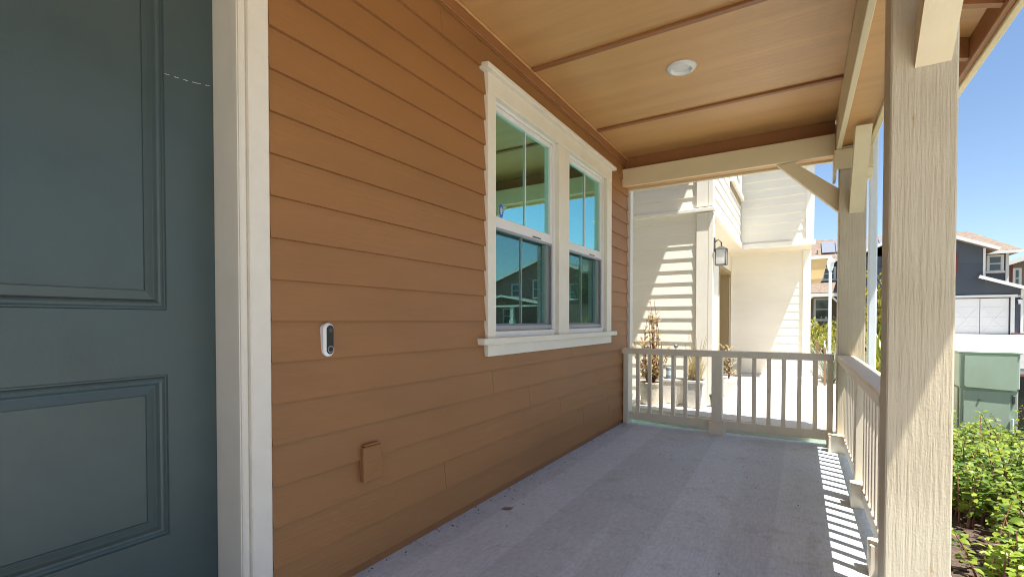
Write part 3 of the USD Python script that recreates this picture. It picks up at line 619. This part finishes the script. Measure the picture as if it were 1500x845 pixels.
T1 = Thing('trough_planter', 'long low pale trough planter against the cream wall, between the pots', 'planter', (.36, 7.22, .08))
T1.part('trough', [box(.20, .54, 7.16, 7.33, .08, .43, .012), box(.19, .55, 7.15, 7.34, .40, .445, .010)], M_['trough'])
T1.part('soil', box(.215, .525, 7.175, 7.315, .43, .449), M_['soil'])
T2 = Thing('square_pot', 'square pale pot holding dry straw-coloured grass beside the corner board', 'pot', (.68, 7.05, .08))
T2.part('pot', [hull([(.68 + a * r, 7.05 + b * r, zz) for a in (-1, 1) for b in (-1, 1) for r, zz in ((.095, .09), (.125, .45))]), box(.548, .812, 6.918, 7.182, .43, .47, .008)], M_['trough'])
T2.part('soil', box(.565, .795, 6.935, 7.165, .455, .474), M_['soil'])
G1 = Thing('dry_grass', 'dry straw-coloured grass and twigs standing in the square pot', 'plant', (.68, 7.05, .47))
G1.part('blades', [blade(np.array([.68 + rnd(-.08, .08), 7.05 + rnd(-.08, .08), .465]), (rnd(-.35, .35), rnd(-.35, .35), 1), rnd(.25, .48), rnd(.005, .010), rnd(.1, .5)) for _ in range(240)], M_['straw'], kind='stuff')
G1.part('twig', [tube([np.array([.68, 7.05, .465]), np.array([.68 + dx * .5, 7.05 + dy * .5, .75]), np.array([.68 + dx, 7.05 + dy, h])], [.005, .004, .002], 5) for dx, dy, h in [(rnd(-.16, .16), rnd(-.12, .12), rnd(.9, 1.12)) for _ in range(16)]], M_['straw'], kind='stuff')
C1 = Thing('garden_canister', 'blue grey canister standing behind the trough planter', 'canister', (.29, 7.12, .44))
C1.part('body', lathe([(0, 0), (.062, 0), (.065, .01), (.065, .15), (.055, .165), (0, .17)], (.30, 7.24, .449), 24), M_['bluegrey'], smooth=40)
C1.part('label_band', lathe([(.0655, .05), (.0655, .12)], (.30, 7.24, .449), 24), M_['lamp'])
GB = Thing('garden_stake', 'slim stake with a grey glass ball, rising above the railing', 'garden stake', (.375, 7.24, .449))
GB.part('rod', tube([(.375, 7.24, .45), (.375, 7.24, .90)], .006), M_['steel'])
ball = trimesh.creation.icosphere(3, .03)
GB.part('ball', (np.array(ball.vertices) + np.array([.375, 7.24, .925]), np.array(ball.faces)), M_['steel'], smooth=True)
DP = Thing('small_dark_pot', 'small dark pot at the foot of the cream corner, by the railing middle post', 'pot', (.905, 7.3, .08))
DP.part('pot', lathe([(0, 0), (.05, 0), (.07, .14), (.078, .145), (.078, .17), (.066, .17), (.06, .15), (0, .15)], (.915, 7.25, .08), 20), M_['grey_dark'], smooth=40)
PP = Thing('entry_plant', 'small pale leafy plant beside the neighbour entry, just above the railing', 'plant', (1.0, 8.3, .08))
PP.part('pot', lathe([(0, 0), (.10, 0), (.13, .25), (.145, .26), (.145, .30), (.12, .30), (0, .28)], (.97, 8.3, .08), 20), M_['trough'], smooth=40)
pl = []
for i in range(150):
    a = rnd(0, 6.28); r = rnd(0, .12); zz = rnd(.40, .90)
    pl.append(leaf(np.array([.97 + math.cos(a) * r, 8.3 + math.sin(a) * r, zz]), np.array([math.cos(a), math.sin(a), rnd(.2, 1.2)]), np.array([0, 0, 1.]), rnd(.05, .09), rnd(.02, .035)))
PP.part('foliage', pl, M_['straw'], kind='stuff')
PP.part('stem', [tube([(.97, 8.3, .35), (.97 + rnd(-.08, .08), 8.3 + rnd(-.08, .08), rnd(.6, .85))], .005, 5) for _ in range(9)], M_['stem'], kind='stuff')

# ------------------------------------------------------------------ front shrub, utility box, bin
SB = Thing('garden_shrub', 'bright green leafy shrub filling the mulch bed right of the foreground post', 'shrub', (3.3, 5.0, -.2))
stems, lv = [], []
spots = []
while len(spots) < 1350:
    x, y = rnd(2.72, 5.6), rnd(3.3, 7.4)
    if x < 2.95 and 3.6 < y < 4.75 and rnd(0, 1) < .93: continue
    if x < 3.15 and 3.95 < y < 4.55 and rnd(0, 1) < .8: continue
    spots.append((x, y))
for x, y in spots:
    near = max(0, 4.6 - y)
    h = rnd(.27, .48) * (1 - .22 * near) * (1 - .10 * max(0, y - 5.4)) + (.20 if rnd(0, 1) < .04 else 0)
    lean = np.array([rnd(-.4, .4), rnd(-.4, .4), 1.0]) * h
    p0 = np.array([x, y, -.21]); p1 = p0 + lean * .5 + np.array([0, 0, .03]); p2 = p0 + lean
    stems.append(tube([p0, p1, p2], [.007, .005, .0025], 5))
    n = int(8 + 14 * h); tw = rnd(0, 3.14)
    for j in range(n):
        t = .22 + .78 * (j + 1) / n; c = (p0 * (1 - t) + p2 * t)
        for sgn in (0, math.pi):
            b = tw + j * 1.57 + sgn + rnd(-.3, .3); el = rnd(-.55, .35) + .55 * t
            d = np.array([math.cos(b), math.sin(b), el])
            k = 1.0 if j < n - 2 else .7
            L = rnd(.042, .072) * k
            lv.append(leaf(c + d * .012, d, np.array([rnd(-.7, .7), rnd(-.8, .5), 1.]), L, L * rnd(.60, .78), .3, .22))
eye = np.array([1.945, 0, 1.3])
SB.part('stem', stems, M_['stem'], kind='stuff')
dist = [np.linalg.norm(l[0][0] - eye) - .9 * l[0][0][2] for l in lv]
order = np.argsort(dist)
for i in order[:290]: SB.part('leaf', lv[i], M_['leaf'], smooth=True)
rest = order[290:]
SB.part('foliage', [lv[i] for i in rest[::3]] + [lv[i] for i in rest[1::3]], M_['leaf'], kind='stuff', smooth=True)
SB.part('old_foliage', [lv[i] for i in rest[2::3]], M_['leaf_old'], kind='stuff', smooth=True)
# bark chips on the bed
chips = []
for _ in range(1500):
    x, y = rnd(2.63, 4.6), rnd(2.9, 7.0); a = rnd(0, 3.14); L, w = rnd(.015, .05), rnd(.006, .016)
    v, f = pbox(-L, L, -w, w, 0, rnd(.004, .012)); c, s = math.cos(a), math.sin(a); ti = rnd(-.35, .35)
    v = np.stack([v[:, 0] * c - v[:, 1] * s, v[:, 0] * s + v[:, 1] * c, v[:, 2] + v[:, 0] * ti], 1)
    chips.append((v + np.array([x, y, -.192 + rnd(0, .012)]), f))
single('bark_chips', chips, M_['mulch'], label='brown bark chips scattered over the bed under the green shrub', cat='mulch', kind='stuff')
UB = Thing('utility_box', 'pale green metal utility cabinet behind the shrub', 'utility box', (3.93, 8.2, -.2))
ub = UB.part('cabinet', [box(3.665, 4.19, 8.02, 8.45, -.2, .47, .008), box(3.655, 4.20, 8.005, 8.46, .47, .90, .010), box(3.64, 4.215, 7.985, 8.475, .90, .925, .006)], M_['box_green'])
UB.part('upper_door', hull([(3.70, 7.978, .868), (4.165, 7.978, .868), (3.70, 7.978, .50), (3.72, 7.978, .48), (4.165, 7.978, .46),
                             (3.70, 8.006, .868), (4.165, 8.006, .868), (3.70, 8.006, .50), (3.72, 8.006, .48), (4.165, 8.006, .46)]), M_['box_green'])
UB.part('lower_door', box(3.70, 4.12, 8.005, 8.021, -.12, .44, .004), M_['box_green'])
UB.part('latch', [box(4.14, 4.16, 7.995, 8.02, .30, .40, .003), box(3.835, 3.85, 7.992, 8.006, .315, .34, .002)], M_['grey_dark'])
UB.part('side_panel', box(3.645, 3.664, 8.04, 8.43, -.2, .46, .004), M_['box_side'], label='faded yellowish side panel')
UB.part('conduit', tube([(4.135, 7.99, -.2), (4.135, 7.99, .12)], .014), M_['lamp'])
BN = Thing('wheeled_bin', 'dark bin half hidden behind the green utility cabinet at the right edge', 'bin', (4.5, 8.5, -.2))
BN.part('body', hull([(4.55 + a * r, 8.7 + b * r, zz) for a in (-1, 1) for b in (-1, 1) for r, zz in ((.20, -.15), (.26, .60))]), M_['bin'])
BN.part('lid', hull([(4.55 + a * r, 8.7 + b * r, zz) for a in (-1, 1) for b in (-1, 1) for r, zz in ((.275, .60), (.275, .63), (.22, .665))]), M_['bin'])
BN.part('lid_edge', box(4.272, 4.83, 8.418, 8.425, .598, .626, .002), M_['brick'])
for xx in (4.36, 4.74): BN.part('wheel', place_disc(.08, .05, (xx - .02, 8.93, -.12), 0), M_['tyre'])

# ------------------------------------------------------------------ across the street: slate blue house
def lapwall_y(x0, x1, z0, z1, y, e=.2):
    """A whole far wall of lap courses facing -y, one mesh (courses are a few pixels high)."""
    out = []; z = z0
    while z < z1 - 1e-6:
        t = min(z + e, z1); out.append(lapx(x0, x1, z, t - .012, y)); z = t
    return out
def far_window(T, x0, x1, z0, z1, y, mid=True):
    w = T.part('window', [box(x0 - .1, x0, y - .05, y, z0 - .1, z1 + .1), box(x1, x1 + .1, y - .05, y, z0 - .1, z1 + .1), box(x0, x1, y - .05, y, z1, z1 + .1), box(x0 - .15, x1 + .15, y - .09, y, z0 - .14, z0)], M_['farwhite'])
    T.part('pane', pbox(x0, x1, y - .02, y - .004, z0, z1), M_['farglass'], w)
    if mid: T.part('sash_bar', box(x0, x1, y - .04, y - .02, (z0 + z1) / 2 - .035, (z0 + z1) / 2 + .035), M_['farwhite'], w)
    T.part('sash', [pbox(x0, x0 + .06, y - .035, y - .02, z0, z1), pbox(x1 - .06, x1, y - .035, y - .02, z0, z1), pbox(x0 + .06, x1 - .06, y - .035, y - .02, z1 - .05, z1), pbox(x0 + .06, x1 - .06, y - .035, y - .02, z0, z0 + .05)], M_['farwhite'], w)
BH = Thing('slate_house', 'slate blue two storey house with white garage door across the street', 'house', (8, 46, .35))
g = .36
BH.part('garage_wall', lapwall_y(4.9, 8.0, .1, 3.2, 43.5) + lapwall_y(13.72, 14.25, .1, 3.4, 43.5) + lapwall_y(4.9, 12.42, 2.9, 5.2, 43.5)
        + [prism([(12.42, 2.9), (14.25, 2.9), (14.25, 3.35), (12.42, 4.05)], 1, 43.49, 43.6), prism([(7.0, 5.2), (12.42, 5.2), (12.42, 6.16), (9.0, 7.55), (7.0, 6.8)], 1, 43.49, 43.6),
           pbox(4.9, 14.25, 43.6, 49, .1, 3.2), pbox(4.9, 12.42, 43.6, 49, 3.2, 6.0)], M_['slate'])
BH.part('upper_wall', lapwall_y(12.43, 14.2, 3.3, 6.0, 46) + [pbox(12.43, 14.2, 46.02, 52, 3.2, 6.0)], M_['slate'])
BH.part('corner_trim', [box(12.32, 12.44, 43.42, 43.5, 4.1, 6.15)], M_['farwhite'])
BH.part('corner_trim', [box(14.06, 14.22, 45.92, 46.0, 3.4, 5.98)], M_['farwhite'])
BH.part('corner_trim', [box(14.14, 14.27, 43.42, 43.5, .3, 3.35)], M_['farwhite'])
gd = BH.part('garage_door', [pbox(8.0, 13.68, 43.62, 43.68, .3, 2.9)], M_['garage'])
n = 4; w = (13.66 - 8.02) / n
for i in range(n):
    x0 = 8.02 + i * w; x1 = x0 + w - .03
    for r in range(4):
        BH.part('door_section', box(x0, x1, 43.595, 43.62, .32 + r * .62, .32 + r * .62 + .614, .004), M_['garage'], gd)
    zA, zB = .38, 2.12
    BH.part('door_trim', [box(x0 + .02, x0 + .12, 43.583, 43.595, zA, 2.72), box(x1 - .12, x1 - .02, 43.583, 43.595, zA, 2.72), box(x0 + .12, x1 - .12, 43.583, 43.595, zB, zB + .1), box(x0 + .12, x1 - .12, 43.583, 43.595, zA, zA + .1),
                          beam((x0 + .14, 43.588, zA + .1), (x1 - .14, 43.588, zB), .02, .09), beam((x0 + .14, 43.585, zB), (x1 - .14, 43.585, zA + .1), .02, .09)], M_['garage'], gd)
BH.part('garage_trim', [box(13.68, 13.86, 43.40, 43.5, .42, 2.86), box(7.8, 13.98, 43.38, 43.5, 2.86, 3.02)], M_['farwhite'])
BH.part('brick_base', box(13.70, 14.3, 43.36, 43.5, .2, .50), M_['brick'])
BH.part('lantern', [box(14.0, 14.14, 43.28, 43.42, 2.40, 2.60), box(13.98, 14.16, 43.27, 43.44, 2.60, 2.68)], M_['lampglass'])
BH.part('lantern_cap', box(13.97, 14.17, 43.26, 43.45, 2.68, 2.74), M_['grey_dark'])
nm = BH.part('number_plaque', box(13.90, 14.22, 43.44, 43.48, 2.82, 2.96), M_['white'])
tm = meshkit.text_mesh('1421', .09, .006)
tv = np.array(tm.vertices); tv = tv - [tv[:, 0].mean(), tv[:, 1].mean(), 0]
BH.part('number', (np.stack([tv[:, 0] + 14.06, 43.437 - tv[:, 2], tv[:, 1] + 2.89], 1), np.array(tm.faces)[:, ::-1]), M_['grey_dark'], nm)
far_window(BH, 13.2, 13.88, 4.78, 5.82, 46)
far_window(BH, 3.52, 4.3, 4.72, 5.64, 47)
far_window(BH, 6.0, 7.2, 4.6, 6.05, 47)
far_window(BH, 2.95, 3.93, 1.42, 3.05, 46)
BH.part('shutter', box(10.6, 11.08, 43.42, 43.48, 4.55, 5.9), M_['red'])
BH.part('main_wall', lapwall_y(-4, 8.5, .2, 6.3, 47, .25)[12:] + [pbox(-4, 8.5, 47.02, 52, .2, 6.3)], M_['slate'])
BH.part('porch_wall', lapwall_y(-4, 7, .2, 3.3, 46.0, .25), M_['farbrown'])
# roofs
BH.part('main_roof', [hull([(-6, 46.3, 6.25), (8.6, 46.3, 6.1), (-6, 46.3, 6.38), (8.6, 46.3, 6.22), (-6, 49.6, 8.35), (8.6, 49.6, 8.2), (-6, 49.6, 8.45), (8.6, 49.6, 8.3), (-6, 54, 6.2), (8.6, 54, 6.2)]),
                      hull([(8.61, 45.3, 6.0), (14.75, 45.3, 6.0), (8.61, 45.3, 6.1), (14.75, 45.3, 6.1), (8.61, 49.6, 8.2), (12.9, 49.6, 8.1), (8.61, 49.6, 8.3), (12.9, 49.6, 8.2), (14.75, 54, 6.0), (8.61, 54, 6.0)])], M_['shingle'])
BH.part('main_fascia', [beam((-6, 46.28, 6.28), (8.4, 46.28, 6.18), .05, .2), beam((12.5, 45.25, 6.0), (14.8, 45.25, 6.0), .05, .18)], M_['farwhite'])
BH.part('gable_roof', [hull([(12.95, y, 5.92) for y in (42.9, 49)] + [(12.95, y, 6.08) for y in (42.9, 49)] + [(9.0, y, 7.62) for y in (42.9, 49)] + [(9.0, y, 7.80) for y in (42.9, 49)]),
                       hull([(5.05, y, 5.92) for y in (42.9, 49)] + [(5.05, y, 6.08) for y in (42.9, 49)] + [(9.0, y, 7.62) for y in (42.9, 49)] + [(9.0, y, 7.80) for y in (42.9, 49)])], M_['shingle'])
BH.part('gable_rake', [beam((12.98, 42.86, 5.99), (9.0, 42.86, 7.7), .06, .2), beam((5.02, 42.86, 5.99), (9.0, 42.86, 7.7), .06, .2)], M_['farwhite'])
BH.part('garage_roof', [hull([(x, y, z + d) for y in (42.95, 46) for x, z in ((12.05, 4.2), (14.75, 3.15)) for d in (0, .12)])], M_['shingle'])
BH.part('garage_rake', [beam((12.02, 42.92, 4.23), (14.8, 42.92, 3.17), .06, .2)], M_['farwhite'])
BH.part('porch_roof', [hull([(-5, 44, 3.38), (6.9, 44, 3.38), (-5, 44, 3.5), (6.9, 44, 3.5), (-5, 47, 3.95), (1.5, 47, 3.95), (5.2, 47, 4.6), (7, 47, 4.6)])], M_['shingle'])
BH.part('porch_beam', [box(-5, 6.8, 43.95, 44.1, 3.17, 3.42)], M_['farwhite'])
BH.part('porch_post', [box(1.9, 2.1, 44.0, 44.2, .2, 3.2)], M_['farwhite']); BH.part('porch_post', [box(4.5, 4.7, 44.0, 44.2, .2, 3.2)], M_['farwhite'])
BH.part('porch_brace', [beam((2.1, 44.1, 2.6), (2.75, 44.1, 3.2), .12, .14), beam((4.5, 44.1, 2.6), (3.95, 44.1, 3.2), .12, .14)], M_['farwhite'])
BH.part('porch_rail', [box(-5, 2.9, 44.05, 44.15, 1.05, 1.15), box(2.2, 2.9, 44.06, 44.14, .4, 1.05)], M_['farwhite'])
nrm = np.array([0, -.5, .85])
def roof_pt(x, s): # on the front slope, s along the slope 0..1
    return np.array([x, 46.3 + 3.3 * s, 6.38 + 2.07 * s - .0108 * (x + 6)])
for i, (x0, x1) in enumerate([(3.42, 4.35), (4.40, 5.33), (5.38, 6.3), (6.35, 7.28), (7.33, 8.26)]):
    pv = [roof_pt(x, s) + nrm * h for x in (x0, x1) for s in (.26, .82) for h in (.10, .15)]
    BH.part('solar_panel', hull(pv), M_['solar'])
BH.part('vent_pipe', [tube([(3.1, 47.2, 6.8), (3.1, 47.2, 7.2)], .06)], M_['farbrown']); BH.part('vent_pipe', [tube([(11.9, 47.6, 6.6), (11.9, 47.6, 7.35)], .07)], M_['wood'])

# the brown gable house further along (also mirrored in the porch window)
GH = Thing('brown_gable_house', 'brown gabled house past the slate blue house, at the right edge', 'house', (24.5, 54, .5))
GH.part('wall', lapwall_y(15.95, 33.2, .3, 5.9, 52, .25) + [prism([(15.95, 5.9), (33.2, 5.9), (24.6, 8.9)], 1, 51.99, 52.1), pbox(15.95, 33.2, 52.02, 62, .3, 5.9)], M_['farbrown'])
GH.part('roof', [hull([(15.7, y, z) for y in (51.4, 63) for z in (5.68, 5.8)] + [(24.6, y, z) for y in (51.4, 63) for z in (8.95, 9.1)]), hull([(33.6, y, z) for y in (51.4, 63) for z in (5.68, 5.8)] + [(24.6, y, z) for y in (51.4, 63) for z in (8.95, 9.1)])], M_['shingle'])
GH.part('rake', [beam((15.65, 51.36, 5.72), (24.6, 51.36, 9.02), .06, .26), beam((33.65, 51.36, 5.72), (24.6, 51.36, 9.02), .06, .26)], M_['farwhite'])
GH.part('corner_trim', box(15.88, 16.05, 51.92, 52, .4, 5.7), M_['red'])
for x0, x1, z0, z1 in ((16.15, 16.45, 3.9, 5.3), (20.2, 21.4, 3.9, 5.6), (24.2, 25.2, 4.2, 6.3), (25.4, 26.4, 4.2, 6.3), (28.3, 29.5, 4.4, 5.9), (29.8, 30.8, 1.0, 2.8), (21.6, 23.0, 1.0, 2.8)):
    far_window(GH, x0, x1, z0, z1, 52)
GH.part('porch_roof', [hull([(x, y, z + d) for y in (48.0, 52) for d in (0, .14) for x, z in ((22.6, 3.1), (28.6, 4.2))]), hull([(x, y, z + d) for y in (48.0, 52) for d in (0, .14) for x, z in ((33.4, 3.3), (28.6, 4.2))])], M_['shingle'])
GH.part('porch_rake', [beam((22.5, 47.96, 3.16), (28.6, 47.96, 4.28), .06, .22), beam((33.5, 47.96, 3.36), (28.6, 47.96, 4.28), .06, .22), box(22.8, 33.2, 48.0, 48.2, 2.95, 3.15)], M_['farwhite'])
for xx in (23.2, 27.0, 32.4): GH.part('porch_post', [box(xx, xx + .35, 48.05, 48.4, .3, 3.0), box(xx - .12, xx + .47, 47.93, 48.52, .3, 1.4)], M_['farwhite'])

# ------------------------------------------------------------------ street furniture and planting
LP = Thing('street_lamp', 'slim pale metal lamp post with a conical cap, in front of the slate house', 'lamp post', (2.82, 20, zg(20)))
LP.part('pole', tube([(2.82, 20, -.1), (2.82, 20, 3.05)], [.055, .042], 12), M_['lamp'], smooth=40)
LP.part('base', lathe([(.11, 0), (.11, .1), (.07, .25), (.055, .3)], (2.82, 20, -.1), 16), M_['lamp'], smooth=40)
LP.part('lantern', lathe([(0, 0), (.06, 0), (.10, .16), (.12, .30), (.0, .30)], (2.82, 20, 3.05), 16), M_['lampglass'], smooth=40)
LP.part('cap', lathe([(.15, 0), (.13, .05), (.05, .14), (.02, .22), (0, .24)], (2.82, 20, 3.35), 16), M_['lamp'], smooth=40)

def bush(name, label, cat, c, r, h, n, m, size, stem=True):
    T = Thing(name, label, cat, c, 'yellow green bushes' if name == 'hedge_shrub' else None); out = []
    for _ in range(n):
        a, t = rnd(0, 6.28), rnd(0, 1); el = math.asin(t); rr = rnd(.55, 1.0) * (1 + .22 * math.sin(3 * a + c[0]) + .15 * math.sin(7 * a + 2 * c[1]))
        d = np.array([math.cos(a) * math.cos(el), math.sin(a) * math.cos(el), math.sin(el)])
        p = np.array(c) + d * np.array([r, r, h]) * rr
        out.append(leaf(p, d + np.array([rnd(-.7, .7), rnd(-.7, .7), rnd(-.2, .7)]), np.array([rnd(-.4, .4), rnd(-.4, .4), 1]), size * rnd(.7, 1.3), size * rnd(.4, .6)))
    T.part('foliage', out, m, kind='stuff')
    T.part('stem', [tube([np.array(c), np.array(c) + np.array([rnd(-.5, .5) * r, rnd(-.5, .5) * r, h * .8])], [.02, .008], 5) for _ in range(7)], M_['bark'], kind='stuff')
bush('hedge_shrub', 'yellow green bush under the far window, left of the lamp post', 'bush', (2.55, 27, zg(27)), .75, 1.25, 1500, M_['leaf_yel'], .12)
bush('hedge_shrub', 'yellow green bush partly behind the lamp post', 'bush', (3.5, 27.8, zg(27.8)), .8, 1.15, 1500, M_['leaf_yel'], .12)
bush('hedge_shrub', 'low bright bush at the foot of the lamp post', 'bush', (2.75, 22.5, zg(22)), .55, .72, 900, M_['leaf_yel'], .10)
bush('driveway_shrub', 'green bush at the driveway edge, far right', 'bush', (14.3, 39.0, zg(39)), .9, .75, 900, M_['leaf'], .16)
bush('tall_shrub', 'tall yellow green shrub seen through the gap beside the downspout', 'bush', (3.75, 16.0, -.15), .62, 2.5, 2600, M_['leaf_yel'], .13)
def rosette(name, label, cat, c, n, L, w, m, spread=1.0, droop=.5):
    T = Thing(name, label, cat, c, 'flax plants' if name == 'flax_plant' else None); out = []
    for i in range(n):
        a = rnd(0, 6.28); out.append(blade(np.array(c) + np.array([math.cos(a), math.sin(a), 0]) * .03, (math.cos(a) * rnd(.1, spread), math.sin(a) * rnd(.1, spread), 1), L * rnd(.6, 1.1), w * rnd(.7, 1.2), droop * rnd(.4, 1.3)))
    for i, b in enumerate(out): T.part('blade', b, m)
rosette('yucca', 'grey green spiky yucca just left of the corner post', 'yucca', (2.47, 11.2, .09), 46, 1.0, .05, M_['yucca'], 1.5, .35)
rosette('flax_plant', 'tall yellow green flax between the corner post and the downspout', 'flax', (3.22, 12.2, -.16), 60, 1.75, .075, M_['spike'], .7, .5)
rosette('flax_plant', 'tall yellow green flax between the downspout and the foreground post', 'flax', (3.62, 12.6, -.16), 60, 1.9, .075, M_['spike'], .7, .5)
rosette('flax_plant', 'low green grassy flax in front of the taller flax plants', 'flax', (3.45, 11.2, -.18), 70, 1.0, .05, M_['leaf_tree'], .9, .6)
for x, y, h, lab in ((2.22, 10.6, .92, 'thin brown wooden stake, the left one beside the yucca'), (2.34, 10.6, .80, 'thin brown wooden stake, the right one beside the yucca')):
    single('garden_stick', box(x - .018, x + .018, y - .018, y + .018, .05, h), M_['wood'], label=lab, cat='stake', group='wooden stakes by the yucca')
for i, (x, y, r, lab) in enumerate(((2.30, 12.0, .13, 'pale rock left of the yucca'), (2.62, 12.4, .16, 'large pale rock behind the yucca'), (2.40, 11.5, .10, 'small rock at the foot of the yucca'))):
    s = trimesh.creation.icosphere(2, 1.0); v = np.array(s.vertices); v = v * (1 + .18 * meshkit.noise(v * 1.7 + i * 5)[:, None]) if hasattr(meshkit, 'noise') else v
    single('garden_rock', (v * np.array([r, r * .8, r * .65]) + np.array([x, y, .15]), np.array(s.faces)), M_['rock'], label=lab, cat='rock', group='rocks round the yucca', smooth=40)
# slender street tree: stands behind the foreground post, mirrored in the right-hand window
TR = Thing('street_tree', 'slender young street tree, mirrored in the lower right window pane', 'tree', (4.50, 16.2, -.14))
trunk = [tube([(4.50, 16.2, -.15), (4.52, 16.22, 1.0), (4.49, 16.2, 2.4), (4.51, 16.2, 3.6)], [.06, .05, .035, .012], 8)]
lim = []; lv = []
for i in range(16):
    z0 = rnd(.9, 3.2); a = rnd(0, 6.28); L = rnd(.25, .52) * (1.1 - .12 * z0)
    e = np.array([4.50 + math.cos(a) * L, 16.2 + math.sin(a) * L, z0 + rnd(.25, .6)])
    lim.append(tube([(4.50, 16.2, z0), (np.array([4.50, 16.2, z0]) + e) / 2 + np.array([0, 0, .03]), e], [.018, .012, .005], 5))
    for _ in range(150):
        p = e + rng.normal(0, .13, 3); d = rng.normal(0, 1, 3); lv.append(leaf(p, d, np.array([rnd(-.5, .5), rnd(-.5, .5), 1]), rnd(.07, .12), rnd(.04, .06)))
TR.part('trunk', trunk, M_['bark'], smooth=40); TR.part('limb', lim, M_['bark'], kind='stuff'); TR.part('crown', lv, M_['leaf_tree'], kind='stuff')
# parked car
CR = Thing('parked_car', 'pale parked car partly hidden by the spiky flax plants', 'car', (5.0, 22.3, zg(22)))
z0 = zg(22.3)
def cy(pts): return hull([(4.98 + x, 19.6 + y, z0 + z) for y, z, w in pts for x in (-w, w)])
CR.part('body', cy([(.55, .42, .86), (.42, .72, .80), (.65, .95, .82), (4.9, 1.0, .86), (5.4, .95, .82), (5.5, .5, .80), (5.0, .36, .86), (.7, .33, .84)]), M_['car'])
CR.part('cabin', cy([(1.75, .97, .84), (2.5, 1.50, .66), (4.4, 1.52, .66), (5.2, 1.0, .82)]), M_['car'])
CR.part('windscreen', cy([(1.83, 1.05, .74), (2.38, 1.44, .62), (2.34, 1.46, .60), (1.79, 1.07, .72)]), M_['farglass'])
for sg in (-1, 1):
    CR.part('side_window', hull([(4.98 + sg * (w + d), 19.6 + y, z0 + z) for d in (0.0, .02) for y, z, w in ((2.1, 1.06, .815), (2.62, 1.43, .685), (4.3, 1.44, .685), (4.8, 1.06, .81))]), M_['farglass'])
    CR.part('headlight', box(4.98 + sg * .62 - .14, 4.98 + sg * .62 + .14, 20.03, 20.09, z0 + .66, z0 + .80, .03), M_['lampglass'])
    for yy in (20.75, 24.1): CR.part('wheel', place_disc(.34, .2, (4.98 + sg * .78 - .1, yy, z0 + .34), 0), M_['tyre'])
CR.part('bumper', box(4.3, 5.66, 19.98, 20.1, z0 + .35, z0 + .55, .03), M_['grey_dark'])
